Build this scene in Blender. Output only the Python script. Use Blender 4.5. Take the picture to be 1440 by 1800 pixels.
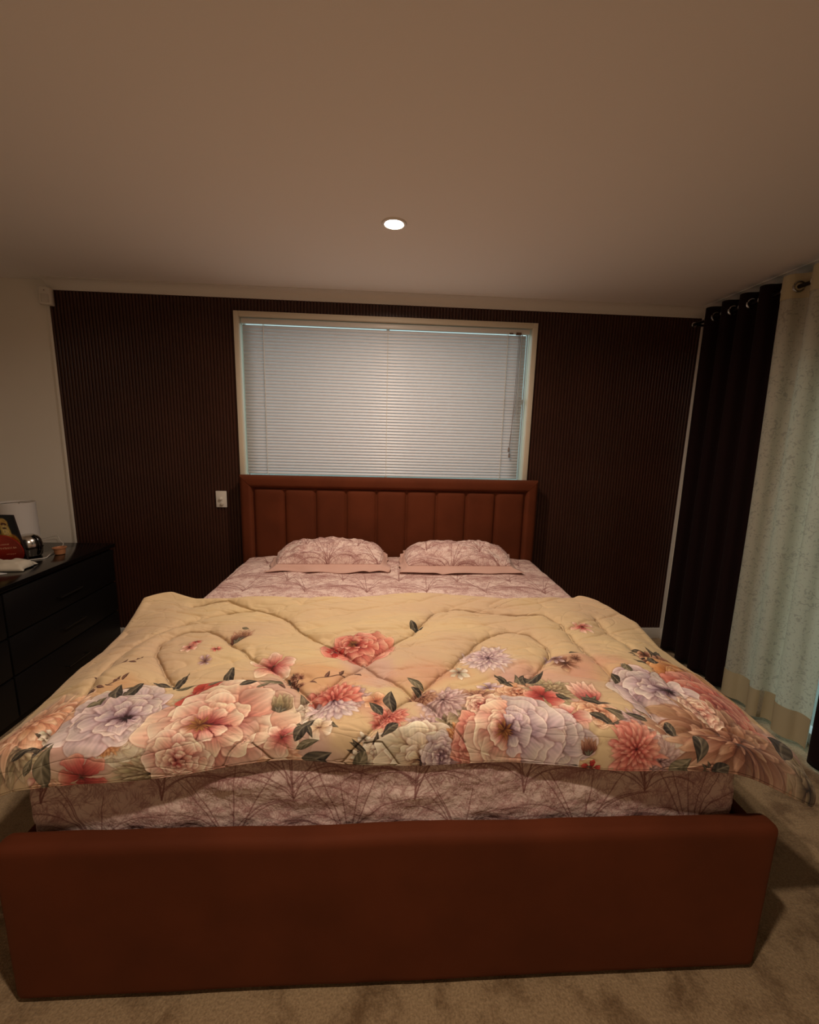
import bpy, bmesh, math, random
import numpy as np
from mathutils import Vector, Matrix, noise as mnoise

for o in list(bpy.data.objects):
    bpy.data.objects.remove(o)
sc = bpy.context.scene
COL = sc.collection

# ------------------------------------------------------------------ camera
F_PX = 740.4                                    # focal length in pixels of the 1440 x 1800 frame
CAM = np.array([0.0, -2.9546, 1.4910])
R_RIGHT = Vector((0.99821331, -0.05390391, 0.02577905))
R_UP = Vector((-0.01590983, 0.17608268, 0.9842468))
R_FWD = Vector((0.057594, 0.9828984, -0.17491047))
cd = bpy.data.cameras.new('camera')
cam = bpy.data.objects.new('camera', cd)
COL.objects.link(cam)
m = Matrix.Identity(4)
for i in range(3):
    m[i][0] = R_RIGHT[i]; m[i][1] = R_UP[i]; m[i][2] = -R_FWD[i]; m[i][3] = float(CAM[i])
cam.matrix_world = m
cd.sensor_fit = 'VERTICAL'
cd.sensor_height = 24.0
cd.sensor_width = 19.2
cd.lens = 24.0 * F_PX / 1800.0
cd.clip_start = 0.02
sc.camera = cam

# ------------------------------------------------------------------ view + world
sc.view_settings.view_transform = 'Standard'
sc.view_settings.look = 'None'
sc.view_settings.exposure = 0.0
sc.view_settings.gamma = 1.0
sc.view_settings.use_curve_mapping = False
W = bpy.data.worlds.new('world'); sc.world = W; W.use_nodes = True
nt = W.node_tree
bg = nt.nodes['Background']
bg.inputs[0].default_value = (0.72, 0.87, 0.90, 1)      # flat overcast dusk sky
bg.inputs[1].default_value = 1.25

# ------------------------------------------------------------------ lamps (ceiling downlights, built further down too)
LAMP_POS = [(0.019, -0.937), (0.016, -2.64)]
LAMP_COL = (1.0, 0.80, 0.635)
LAMP_W = [15.2, 18.2]

# ================================================================== helpers
def link(o, parent=None):
    COL.objects.link(o)
    if parent is not None:
        o.parent = parent
    return o

def thing(name, label, cat, loc=(0, 0, 0), group=None, rotz=0):
    o = bpy.data.objects.new(name, None)
    o.empty_display_size = 0.1
    o.location = loc; o.rotation_euler = (0, 0, rotz)
    o['label'] = label; o['category'] = cat
    if group: o['group'] = group
    return link(o)

def tag(o, label, cat, group=None, kind=None):
    o['label'] = label; o['category'] = cat
    if group: o['group'] = group
    if kind: o['kind'] = kind
    return o

def mesh(name, V, F, mat, parent=None, smooth=False, uv=None, struct=False, mats=None, fm=None):
    me = bpy.data.meshes.new(name)
    me.from_pydata([tuple(map(float, v)) for v in V], [], F)
    me.update()
    if mats:
        for mm in mats: me.materials.append(mm)
        if fm is not None:
            me.polygons.foreach_set('material_index', fm)
    else:
        me.materials.append(mat)
    if uv is not None:
        lay = me.uv_layers.new(name='UVMap')
        idx = np.empty(len(me.loops), dtype=np.int32)
        me.loops.foreach_get('vertex_index', idx)
        lay.data.foreach_set('uv', np.asarray(uv, dtype=np.float32)[idx].ravel())
    if smooth:
        me.polygons.foreach_set('use_smooth', [True] * len(me.polygons))
    o = bpy.data.objects.new(name, me)
    if struct: o['kind'] = 'structure'
    return link(o, parent)

class MB:
    """collects shapes into one mesh"""
    def __init__(s): s.V = []; s.F = []
    def add(s, V, F):
        n = len(s.V); s.V += [tuple(v) for v in V]; s.F += [tuple(i + n for i in f) for f in F]
    def box(s, x0, x1, y0, y1, z0, z1):
        V = [(x, y, z) for z in (z0, z1) for y in (y0, y1) for x in (x0, x1)]
        s.add(V, [(0, 2, 3, 1), (4, 5, 7, 6), (0, 1, 5, 4), (2, 6, 7, 3), (0, 4, 6, 2), (1, 3, 7, 5)])
        return s
    def lathe(s, prof, c=(0, 0, 0), n=32, cap=True, axis='z'):
        V = []; F = []
        for r, z in prof:
            for k in range(n):
                a = 2 * math.pi * k / n
                p = (r * math.cos(a), r * math.sin(a), z)
                if axis == 'x': p = (p[2], p[0], p[1])
                if axis == 'y': p = (p[1], p[2], p[0])
                V.append((c[0] + p[0], c[1] + p[1], c[2] + p[2]))
        for i in range(len(prof) - 1):
            for k in range(n):
                F.append((i * n + k, i * n + (k + 1) % n, (i + 1) * n + (k + 1) % n, (i + 1) * n + k))
        if cap:
            F.append(tuple(reversed(range(n)))); F.append(tuple((len(prof) - 1) * n + k for k in range(n)))
        s.add(V, F); return s
    def tube(s, pts, r, n=8, closed=False):
        P = [Vector(p) for p in pts]; V = []; F = []
        N = len(P); up = Vector((0, 0, 1))
        for i, p in enumerate(P):
            a = P[(i - 1) % N] if closed else P[max(i - 1, 0)]
            b = P[(i + 1) % N] if closed else P[min(i + 1, N - 1)]
            t = (b - a).normalized()
            ref = up if abs(t.dot(up)) < 0.95 else Vector((1, 0, 0))
            u = t.cross(ref).normalized(); v = t.cross(u).normalized()
            for k in range(n):
                q = p + (u * math.cos(2 * math.pi * k / n) + v * math.sin(2 * math.pi * k / n)) * r
                V.append(tuple(q))
        M = N if closed else N - 1
        for i in range(M):
            j = (i + 1) % N
            for k in range(n):
                F.append((i * n + k, i * n + (k + 1) % n, j * n + (k + 1) % n, j * n + k))
        if not closed:
            F.append(tuple(reversed(range(n)))); F.append(tuple((N - 1) * n + k for k in range(n)))
        s.add(V, F); return s
    def prism(s, poly, ax, a, b):
        """poly: 2-D outline; extruded along axis ax from a to b"""
        n = len(poly); V = []
        for t in (a, b):
            for p, q in poly:
                V.append({'x': (t, p, q), 'y': (p, t, q), 'z': (p, q, t)}[ax])
        F = [tuple(range(n)), tuple(reversed(range(n, 2 * n)))]
        F += [(i, n + i, n + (i + 1) % n, (i + 1) % n) for i in range(n)]
        s.add(V, F); return s
    def build(s, name, mat, parent=None, smooth=False, struct=False, bevel=0, seg=2):
        o = mesh(name, s.V, s.F, mat, parent, False, None, struct)
        bm = bmesh.new(); bm.from_mesh(o.data)
        bmesh.ops.recalc_face_normals(bm, faces=bm.faces)
        if bevel:
            es = [e for e in bm.edges if len(e.link_faces) == 2 and e.calc_face_angle(0) > 0.6]
            bmesh.ops.bevel(bm, geom=es, offset=bevel, segments=seg, affect='EDGES', profile=0.5)
        bm.to_mesh(o.data); bm.free()
        if smooth or bevel:
            for p in o.data.polygons: p.use_smooth = True
            o.data.set_sharp_from_angle(angle=math.radians(38))
        return o

def box(name, x0, x1, y0, y1, z0, z1, mat, parent=None, bevel=0, struct=False, seg=2):
    return MB().box(x0, x1, y0, y1, z0, z1).build(name, mat, parent, bevel=bevel, struct=struct, seg=seg)

# ---- numpy value noise
def _hash(ix, iy, seed):
    h = (ix.astype(np.int64) * 374761393 + iy.astype(np.int64) * 668265263 + seed * 974634777) & 0xffffffff
    h = ((h ^ (h >> 13)) * 1274126177) & 0xffffffff
    return ((h ^ (h >> 16)) & 0xffff) / 65535.0
def vnoise(x, y, seed=0, per=None):
    x0 = np.floor(x); y0 = np.floor(y); fx = x - x0; fy = y - y0
    fx = fx * fx * (3 - 2 * fx); fy = fy * fy * (3 - 2 * fy)
    def H(a, b):
        if per: a = np.mod(a, per[0]); b = np.mod(b, per[1])
        return _hash(a, b, seed)
    a = H(x0, y0); b = H(x0 + 1, y0); c = H(x0, y0 + 1); d = H(x0 + 1, y0 + 1)
    return (a * (1 - fx) + b * fx) * (1 - fy) + (c * (1 - fx) + d * fx) * fy - 0.5
def fbm(x, y, seed=0, oct=4):
    s = 0; a = 1.0
    for i in range(oct):
        s = s + a * vnoise(x * 2 ** i, y * 2 ** i, seed + i * 17); a *= 0.5
    return s

# ================================================================== materials
def hexc(r, g, b):
    f = lambda c: ((c / 255 + 0.055) / 1.055) ** 2.4 if c > 10 else c / 255 / 12.92
    return (f(r), f(g), f(b), 1)

def mat(name, col, rough=0.6, metal=0.0, spec=0.5, sheen=0.0, bump=None, var=None, coat=0, trans=0, sheen_tint=None):
    """bump=(scale, strength, distance[, stretch]); var=(scale, colour2, detail)"""
    M = bpy.data.materials.new(name); M.use_nodes = True
    N = M.node_tree.nodes; L = M.node_tree.links
    b = N['Principled BSDF']
    b.inputs['Base Color'].default_value = col
    b.inputs['Roughness'].default_value = rough
    b.inputs['Metallic'].default_value = metal
    b.inputs['Specular IOR Level'].default_value = spec
    b.inputs['Sheen Weight'].default_value = sheen
    if sheen_tint: b.inputs['Sheen Tint'].default_value = sheen_tint
    b.inputs['Coat Weight'].default_value = coat
    b.inputs['Transmission Weight'].default_value = trans
    tc = N.new('ShaderNodeTexCoord')
    if var:
        n = N.new('ShaderNodeTexNoise'); n.inputs['Scale'].default_value = var[0]
        n.inputs['Detail'].default_value = var[2] if len(var) > 2 else 4
        r = N.new('ShaderNodeValToRGB')
        r.color_ramp.elements[0].position = 0.35; r.color_ramp.elements[1].position = 0.65
        r.color_ramp.elements[0].color = col; r.color_ramp.elements[1].color = var[1]
        L.new(tc.outputs['Object'], n.inputs['Vector']); L.new(n.outputs['Fac'], r.inputs['Fac'])
        L.new(r.outputs['Color'], b.inputs['Base Color'])
    if bump:
        n = N.new('ShaderNodeTexNoise'); n.inputs['Scale'].default_value = bump[0]
        n.inputs['Detail'].default_value = 5
        bp = N.new('ShaderNodeBump'); bp.inputs['Strength'].default_value = bump[1]
        bp.inputs['Distance'].default_value = bump[2]
        if len(bump) > 3:
            mp = N.new('ShaderNodeMapping'); mp.inputs['Scale'].default_value = bump[3]
            L.new(tc.outputs['Object'], mp.inputs['Vector']); L.new(mp.outputs['Vector'], n.inputs['Vector'])
        else:
            L.new(tc.outputs['Object'], n.inputs['Vector'])
        L.new(n.outputs['Fac'], bp.inputs['Height']); L.new(bp.outputs['Normal'], b.inputs['Normal'])
    return M

def emis(name, col, strength):
    M = bpy.data.materials.new(name); M.use_nodes = True
    N = M.node_tree.nodes; L = M.node_tree.links
    N.clear()
    e = N.new('ShaderNodeEmission'); e.inputs[0].default_value = col; e.inputs[1].default_value = strength
    o = N.new('ShaderNodeOutputMaterial'); L.new(e.outputs[0], o.inputs[0])
    return M

def translucent(name, col, fac, rough=0.7, transp=0.0, spots=None):
    M = bpy.data.materials.new(name); M.use_nodes = True
    N = M.node_tree.nodes; L = M.node_tree.links
    b = N['Principled BSDF']; out = N['Material Output']
    b.inputs['Base Color'].default_value = col; b.inputs['Roughness'].default_value = rough
    t = N.new('ShaderNodeBsdfTranslucent'); t.inputs['Color'].default_value = col
    mx = N.new('ShaderNodeMixShader'); mx.inputs[0].default_value = fac
    L.new(b.outputs[0], mx.inputs[1]); L.new(t.outputs[0], mx.inputs[2])
    last = mx
    if transp:
        tr = N.new('ShaderNodeBsdfTransparent'); m2 = N.new('ShaderNodeMixShader')
        m2.inputs[0].default_value = transp
        L.new(mx.outputs[0], m2.inputs[1]); L.new(tr.outputs[0], m2.inputs[2]); last = m2
        if spots:
            tc = N.new('ShaderNodeTexCoord')
            vo = N.new('ShaderNodeTexNoise'); vo.inputs['Scale'].default_value = spots; vo.inputs['Detail'].default_value = 3
            vo.inputs['Distortion'].default_value = 2.0
            r = N.new('ShaderNodeValToRGB')
            r.color_ramp.elements[0].position = 0.56; r.color_ramp.elements[1].position = 0.61
            c2 = tuple(c * 0.78 for c in col[:3]) + (1,)
            r.color_ramp.elements[0].color = col; r.color_ramp.elements[1].color = c2
            L.new(tc.outputs['Object'], vo.inputs['Vector']); L.new(vo.outputs['Fac'], r.inputs['Fac'])
            L.new(r.outputs['Color'], b.inputs['Base Color']); L.new(r.outputs['Color'], t.inputs['Color'])
    L.new(last.outputs[0], out.inputs[0])
    return M

def picture_mat(name, arr, rough=0.8, sheen=0.0, bump=None, ext='REPEAT', spec=0.3):
    """arr: H x W x 3 sRGB values 0..1 computed by the script, row 0 at the bottom"""
    H, Wd = arr.shape[:2]
    im = bpy.data.images.new(name, Wd, H)
    px = np.ones((H, Wd, 4), dtype=np.float32); px[..., :3] = np.clip(arr, 0, 1)
    px[..., :3] = px[..., :3]
    im.pixels.foreach_set(px.ravel()); im.update(); im.pack()
    M = bpy.data.materials.new(name); M.use_nodes = True
    N = M.node_tree.nodes; L = M.node_tree.links
    b = N['Principled BSDF']
    t = N.new('ShaderNodeTexImage'); t.image = im; t.extension = ext; t.interpolation = 'Linear'
    L.new(t.outputs['Color'], b.inputs['Base Color'])
    b.inputs['Roughness'].default_value = rough; b.inputs['Sheen Weight'].default_value = sheen
    b.inputs['Specular IOR Level'].default_value = spec
    if bump:
        tc = N.new('ShaderNodeTexCoord')
        n = N.new('ShaderNodeTexNoise'); n.inputs['Scale'].default_value = bump[0]; n.inputs['Detail'].default_value = 4
        bp = N.new('ShaderNodeBump'); bp.inputs['Strength'].default_value = bump[1]; bp.inputs['Distance'].default_value = bump[2]
        L.new(tc.outputs['Object'], n.inputs['Vector']); L.new(n.outputs['Fac'], bp.inputs['Height'])
        L.new(bp.outputs['Normal'], b.inputs['Normal'])
    return M

M_CEIL = mat('ceiling_paint', (0.88, 0.85, 0.81, 1), 0.9, spec=0.1, bump=(180, 0.15, 0.001))
M_WALL = mat('wall_paint', (0.88, 0.83, 0.74, 1), 0.85, spec=0.15, bump=(140, 0.15, 0.001))
M_TRIM = mat('trim_paint', (0.76, 0.73, 0.67, 1), 0.45)
M_RIB = mat('dark_ribbed_timber', (0.052, 0.0195, 0.012, 1), 0.38, spec=0.4, var=(3, (0.064, 0.024, 0.015, 1)))
M_CARPET = mat('beige_carpet', hexc(176, 160, 132), 0.97, spec=0.05, sheen=0.25)
M_VELVET = mat('rust_velvet', (0.130, 0.031, 0.0115, 1), 0.78, spec=0.12, sheen=0.10, sheen_tint=(0.9, 0.35, 0.15, 1),
               var=(5, (0.104, 0.025, 0.0095, 1)), bump=(400, 0.12, 0.001))
M_VINYL = translucent('blind_vinyl', (0.90, 0.89, 0.91, 1), 0.30, 0.30)
M_VINYL_S = mat('blind_rail_vinyl', (0.72, 0.70, 0.66, 1), 0.35)
M_WPLASTIC = mat('white_plastic', (0.78, 0.74, 0.66, 1), 0.35)
M_ALU = mat('white_aluminium', (0.70, 0.71, 0.70, 1), 0.35, metal=0.0)
M_CHROME = mat('brushed_steel', (0.72, 0.70, 0.66, 1), 0.22, metal=1.0)
M_BLACK = mat('black_lacquer', (0.0045, 0.004, 0.004, 1), 0.16, spec=0.75)
M_BLACKM = mat('black_matt', (0.006, 0.005, 0.005, 1), 0.5, spec=0.3)
M_DCURT = mat('dark_curtain_fabric', (0.014, 0.006, 0.006, 1), 0.9, spec=0.1, sheen=0.03, bump=(300, 0.2, 0.001))
M_SHEER = translucent('sheer_fabric', (0.76, 0.74, 0.64, 1), 0.52, 0.85, 0.04, 42)
M_HEM = mat('sheer_hem_fabric', (0.50, 0.44, 0.29, 1), 0.85, spec=0.1, bump=(120, 0.2, 0.002))
M_ROD = mat('dark_rod_metal', (0.05, 0.04, 0.035, 1), 0.35, metal=1.0)
M_CREAMHEM = mat('cotton_flange', hexc(212, 172, 158), 0.85, spec=0.15, sheen=0.1, bump=(25, 0.3, 0.006))

# carpet: mottled pile
N_ = M_CARPET.node_tree.nodes; L_ = M_CARPET.node_tree.links; b_ = N_['Principled BSDF']
tc = N_.new('ShaderNodeTexCoord')
n1 = N_.new('ShaderNodeTexNoise'); n1.inputs['Scale'].default_value = 7; n1.inputs['Detail'].default_value = 8; n1.inputs['Roughness'].default_value = 0.7
n2 = N_.new('ShaderNodeTexNoise'); n2.inputs['Scale'].default_value = 160; n2.inputs['Detail'].default_value = 3
r1 = N_.new('ShaderNodeValToRGB'); r1.color_ramp.elements[0].position = 0.36; r1.color_ramp.elements[1].position = 0.52
r1.color_ramp.elements[0].color = hexc(134, 108, 78); r1.color_ramp.elements[1].color = hexc(182, 156, 120)
r2 = N_.new('ShaderNodeValToRGB'); r2.color_ramp.elements[0].position = 0.3; r2.color_ramp.elements[1].position = 0.7
r2.color_ramp.elements[0].color = (0.62, 0.60, 0.57, 1); r2.color_ramp.elements[1].color = (1, 1, 1, 1)
mx = N_.new('ShaderNodeMixRGB'); mx.blend_type = 'MULTIPLY'; mx.inputs[0].default_value = 1
bp = N_.new('ShaderNodeBump'); bp.inputs['Strength'].default_value = 0.7; bp.inputs['Distance'].default_value = 0.006
L_.new(tc.outputs['Object'], n1.inputs['Vector']); L_.new(tc.outputs['Object'], n2.inputs['Vector'])
L_.new(n1.outputs['Fac'], r1.inputs['Fac']); L_.new(n2.outputs['Fac'], r2.inputs['Fac'])
L_.new(r1.outputs['Color'], mx.inputs[1]); L_.new(r2.outputs['Color'], mx.inputs[2])
L_.new(mx.outputs['Color'], b_.inputs['Base Color'])
L_.new(n2.outputs['Fac'], bp.inputs['Height']); L_.new(bp.outputs['Normal'], b_.inputs['Normal'])

glass = bpy.data.materials.new('window_glass'); glass.use_nodes = True
gn = glass.node_tree.nodes; gl = glass.node_tree.links; gn.clear()
g1 = gn.new('ShaderNodeBsdfTransparent'); g1.inputs[0].default_value = (0.88, 0.95, 0.94, 1)
g2 = gn.new('ShaderNodeBsdfGlossy'); g2.inputs['Roughness'].default_value = 0.02
gm = gn.new('ShaderNodeMixShader'); gm.inputs[0].default_value = 0.06
go = gn.new('ShaderNodeOutputMaterial')
gl.new(g1.outputs[0], gm.inputs[1]); gl.new(g2.outputs[0], gm.inputs[2]); gl.new(gm.outputs[0], go.inputs[0])

# ================================================================== room
XL, XR, ZC = -2.131, 2.156, 2.40
XLL = -2.75                       # the plain wall runs on to the left past the ribbed panelling
YB = -4.7
WX0, WX1, WZ0, WZ1 = -0.965, 0.970, 1.165, 2.232      # clear window opening
box('floor', XLL - .12, XR + .12, YB - .12, .14, -.10, 0, M_CARPET, struct=True)
box('ceiling', XLL - .12, XR + .12, YB - .12, .14, ZC, ZC + .10, M_CEIL, struct=True)
box('wall_left', XLL - .12, XLL, YB, .14, 0, ZC, M_WALL, struct=True)
box('wall_front', XLL, XR, YB - .12, YB, 0, ZC, M_WALL, struct=True)

# back wall: plain slab with the window opening, ribbed timber panelling over it
wb = MB()
wb.box(XLL, WX0 - .02, .006, .14, 0, ZC); wb.box(WX1 + .02, XR + .12, .006, .14, 0, ZC)
wb.box(WX0 - .02, WX1 + .02, .006, .14, 0, WZ0 - .02); wb.box(WX0 - .02, WX1 + .02, .006, .14, WZ1 + .02, ZC)
n_plain = len(wb.F)
P = 0.0211
def ribs(x0, x1, z0, z1):
    k0 = math.floor(x0 / P); x = k0 * P
    prof = [(0.000, .0055), (.0045, .0055), (.0060, -.0010), (.0075, -.0030), (.0180, -.0030), (.0196, -.0010), (P, .0055)]
    pts = []
    while x < x1:
        for dx, y in prof[:-1]:
            if x0 <= x + dx <= x1: pts.append((x + dx, y))
        x += P
    pts = [(x0, pts[0][1])] + pts + [(x1, pts[-1][1])]
    V = []; F = []
    for px, py in pts: V += [(px, py, z0), (px, py, z1)]
    for i in range(len(pts) - 1): F.append((2 * i, 2 * i + 2, 2 * i + 3, 2 * i + 1))
    wb.add(V, F)
ribs(XL + .004, WX0 - .022, .085, 2.35); ribs(WX1 + .022, XR - .004, .085, 2.35)
ribs(WX0 - .022, WX1 + .022, WZ1 + .022, 2.35); ribs(WX0 - .022, WX1 + .022, .085, WZ0 - .022)
o = mesh('wall_back', wb.V, wb.F, None, None, False, None, True, mats=[M_WALL, M_RIB],
         fm=[0] * n_plain + [1] * (len(wb.F) - n_plain))

# right wall with the sliding-door opening
DY0, DY1, DZ1 = -2.95, -0.83, 1.98
wr = MB()
wr.box(XR, XR + .12, DY1, .006, 0, ZC); wr.box(XR, XR + .12, YB, DY0, 0, ZC); wr.box(XR, XR + .12, DY0, DY1, DZ1, ZC)
wr.build('wall_right', M_WALL, struct=True)

box('baseboard_back', XL, XR, -.012, .006, 0, .085, M_TRIM, struct=True, bevel=.003)
box('baseboard_right', XR - .014, XR, DY1 + .03, -.012, 0, .085, M_TRIM, struct=True, bevel=.003)
# coved cornices
def cove(name, ax, a, b, base, sgn):
    pts = [(0, 0), (.058, 0), (.058, -.004)]
    for k in range(9):
        t = k / 8 * math.pi / 2
        pts.append((.052 * (1 - math.sin(t)) + .004, -.056 * (1 - math.cos(t)) - .004 + 0 * t))
    pts += [(0, -.060)]
    if ax == 'x': poly = [(base + sgn * p, ZC + q) for p, q in pts]
    else: poly = [(base + sgn * p, ZC + q) for p, q in pts]
    return MB().prism(poly, ax, a, b).build(name, M_TRIM, struct=True, smooth=True)
cove('trim_1', 'x', XL, XR, 0, -1)
cove('trim_2', 'y', YB, 0, XR, -1)
# thin white strips where the panelling ends
box('trim_3', XL - .014, XL + .004, -.003, .006, 0, 2.345, M_WALL, struct=True, bevel=.002)
box('trim_4', XR - .016, XR, -.016, .006, .085, 2.345, M_TRIM, struct=True, bevel=.002)

# ------------------------------------------------------------------ window
win = thing('window_1', 'x', 'x'); del win['label']; del win['category']; win['kind'] = 'structure'
fr = MB()
fo = (-.996, 1.003, 1.130, 2.263)
fr.box(fo[0], WX0, -.012, .075, fo[2], fo[3]); fr.box(WX1, fo[1], -.012, .075, fo[2], fo[3])
fr.box(WX0, WX1, -.012, .075, WZ1, fo[3]); fr.box(WX0, WX1, -.020, .075, fo[2], WZ0)
fr.build('window_lining', mat('cream_window_paint', (0.72, 0.64, 0.50, 1), 0.45), win, bevel=.002)
sash = MB()
for (a, b_, c, d) in ((WX0, WX0 + .010, WZ0, WZ1), (WX1 - .010, WX1, WZ0, WZ1), (WX0 + .010, WX1 - .010, WZ0, WZ0 + .012),
                      (WX0 + .010, WX1 - .010, WZ1 - .012, WZ1), (-.010, .010, WZ0 + .012, WZ1 - .012), (.79, WX1 - .010, 1.74, 1.775)):
    sash.box(a, b_, .077, .110, c, d)
sash.build('window_frame', M_ALU, win, bevel=.002)
box('window_pane', WX0 + .004, WX1 - .004, .092, .097, WZ0 + .004, WZ1 - .004, glass, win)

door = thing('door_1', 'x', 'x'); del door['label']; del door['category']; door['kind'] = 'structure'
dm = MB()
for (a, b_, c, d) in ((DY0, DY0 + .05, 0, DZ1), (DY1 - .05, DY1, 0, DZ1), (DY0 + .05, DY1 - .05, 0, .06), (DY0 + .05, DY1 - .05, DZ1 - .05, DZ1),
                      (-1.93, -1.85, .06, DZ1 - .05)):
    dm.box(XR + .02, XR + .09, a, b_, c, d)
dm.build('door_frame', M_ALU, door, bevel=.002)
box('door_pane', XR + .052, XR + .057, DY0 + .03, DY1 - .03, .04, DZ1 - .03, glass, door)
# ground outside
box('ground', -30, 30, -30, 30, -.40, -.15, mat('outside_paving', (0.30, 0.33, 0.30, 1), 0.9, var=(2, (0.22, 0.25, 0.22, 1))), struct=True)

# ------------------------------------------------------------------ downlights
for i, (lx, ly) in enumerate(LAMP_POS):
    lab = ['round recessed ceiling downlight glowing above the bed, in view',
           'round recessed ceiling downlight above the foot of the bed, just behind the camera view'][i]
    t = thing('downlight', lab, 'ceiling light', (lx, ly, ZC), 'recessed ceiling downlights')
    MB().lathe([(.040, -.001), (.043, -.005), (.052, -.005), (.056, 0.0), (.040, 0.0)], n=48, cap=False).build('trim_ring', M_WPLASTIC, t, smooth=True)
    MB().lathe([(.0405, -.001), (.038, -.0045), (.02, -.0060), (.0005, -.0065)], n=40, cap=False).build('lens', emis('lamp_lens', (1, .93, .80, 1), 14.0), t, smooth=True)
    ld = bpy.data.lights.new('downlight_glow', 'AREA'); ld.shape = 'DISK'; ld.size = .085
    ld.energy = LAMP_W[i]; ld.color = LAMP_COL; ld.spread = math.radians(168)
    lo = bpy.data.objects.new('downlight_glow', ld); link(lo, t); lo.location = (0, 0, -.009)

# ------------------------------------------------------------------ venetian blind
bl = thing('venetian_blind', 'closed white venetian blind filling the window behind the headboard', 'blind', (0, .03, 2.2))
BX0, BX1 = -.952, .938
PITCH, SW = .0207, .0255
zt = 2.178; zb = 1.206
ns = int((zt - zb) / PITCH) + 1
V = []; F = []
tilt = math.radians(66)
for i in range(ns):
    zc = zt - i * PITCH
    nx = 24
    for ix in range(nx + 1):
        x = BX0 + (BX1 - BX0) * ix / nx
        sag = .0002 * math.sin(i * 2.1 + ix * .9)
        for k in range(6):
            u = (k / 5 - .5) * SW
            cam_ = .0040 * (1 - (2 * k / 5 - 1) ** 2)
            # slat: lower edge leans into the room, crown up/into the room
            y = -.0 - (-u) * math.cos(tilt) * 1.0 - cam_ * math.sin(tilt)
            z = zc + u * math.sin(tilt) + cam_ * math.cos(tilt) + sag
            V.append((x, y, z - 2.2))
    b0 = i * (nx + 1) * 6
    for ix in range(nx):
        for k in range(5):
            a = b0 + ix * 6 + k
            F.append((a, a + 6, a + 7, a + 1))
so = mesh('slats', V, F, M_VINYL, bl, True)
sm = so.modifiers.new('thick', 'SOLIDIFY'); sm.thickness = .0006
MB().box(BX0 - .006, BX1 + .02, -.014, .016, 2.196 - 2.2, 2.226 - 2.2).build('headrail', M_VINYL_S, bl, bevel=.002)
MB().box(BX0, BX1, -.010, .012, 1.180 - 2.2, 1.192 - 2.2).build('bottom_rail', M_VINYL_S, bl, bevel=.003)
for cx in (-.815, 0.0, .81):
    c = MB()
    c.tube([(cx, -.0155, -.005), (cx, -.0155, 1.19 - 2.2)], .0019, 6)
    c.tube([(cx, .0135, -.005), (cx, .0135, 1.19 - 2.2)], .0011, 6)
    c.build('ladder_cord', M_WPLASTIC, bl, smooth=True)
c = MB()
c.tube([(.885, -.020, -.005), (.880, -.022, -.4), (.868, -.024, -.80)], .0013, 6)
c.tube([(.893, -.020, -.005), (.889, -.022, -.4), (.862, -.024, -.78)], .0013, 6)
c.lathe([(.002, 0), (.006, -.010), (.0065, -.03), (.003, -.034)], (.868, -.024, -.80), 12)
c.lathe([(.002, 0), (.006, -.010), (.0065, -.03), (.003, -.034)], (.862, -.024, -.76), 12)
c.build('lift_cord', mat('grey_cord', (0.25, 0.2, 0.18, 1), .6), bl, smooth=True)
c = MB(); c.tube([(.905, -.020, -.008), (.899, -.026, -.55)], .0032, 8)
c.build('tilt_wand', mat('clear_wand', (.45, .47, .48, 1), .2), bl, smooth=True)
br = MB()
br.box(.82, .845, -.018, -.008, -.008, .0); br.box(.865, .90, -.020, -.008, -.012, .004)
br.build('rail_clip', mat('brown_clip', (.12, .06, .03, 1), .5), bl)

# ------------------------------------------------------------------ switch, sensor
sw = thing('light_switch', 'white wall switch plate with two round knobs on the ribbed wall', 'switch', (-1.131, -.003, 1.036))
MB().box(-.036, .036, -.010, 0, -.057, .057).build('plate', M_WPLASTIC, sw, bevel=.003)
MB().lathe([(.011, 0), (.010, -.012), (.006, -.014)], (-.002, -.010, .004), 20, axis='y').build('knob', M_WPLASTIC, sw, smooth=True)
MB().lathe([(.012, 0), (.011, -.008), (.008, -.010)], (.004, -.010, -.034), 20, axis='y').build('knob', mat('ivory_knob', (.55, .50, .42, 1), .4), sw, smooth=True)

se = thing('motion_sensor', 'small white plastic motion sensor at the top left corner of the ribbed wall', 'sensor', (-2.118, -.035, 2.290), rotz=.35)
MB().prism([(-.036, .018), (-.036, -.012), (-.026, -.026), (.026, -.026), (.036, -.012), (.036, .018)], 'z', -.050, .050).build('housing', M_WPLASTIC, se, bevel=.004)
MB().prism([(-.024, -.024), (-.014, -.032), (.014, -.032), (.024, -.024)], 'z', -.040, .008).build('sensor_lens', mat('milky_lens', (.66, .62, .55, 1), .5), se, bevel=.002)
MB().lathe([(.003, 0), (.003, -.003)], (.0, -.0255, .030), 10, axis='y').build('indicator', mat('brown_dot', (.2, .12, .08, 1), .4), se)
MB().box(-.012, .012, .010, .040, -.02, .02).build('bracket', M_WPLASTIC, se)

# ================================================================== bed
HX0, HX1, HZ = -.975, 1.058, 1.218
bed = thing('bed', 'wide rust velvet bed frame with a tall channelled headboard and low footboard', 'bed', (0.05, -1.0, 0))
def B(p): return (p[0] - .05, p[1] + 1.0, p[2])
def bbox(name, x0, x1, y0, y1, z0, z1, m_, bevel=0, seg=3):
    return MB().box(x0 - .05, x1 - .05, y0 + 1, y1 + 1, z0, z1).build(name, m_, bed, bevel=bevel, seg=seg)
bbox('headboard_backing', HX0 + .006, HX1 - .006, -.085, -.022, .02, HZ - .006, M_VELVET, .006)
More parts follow.
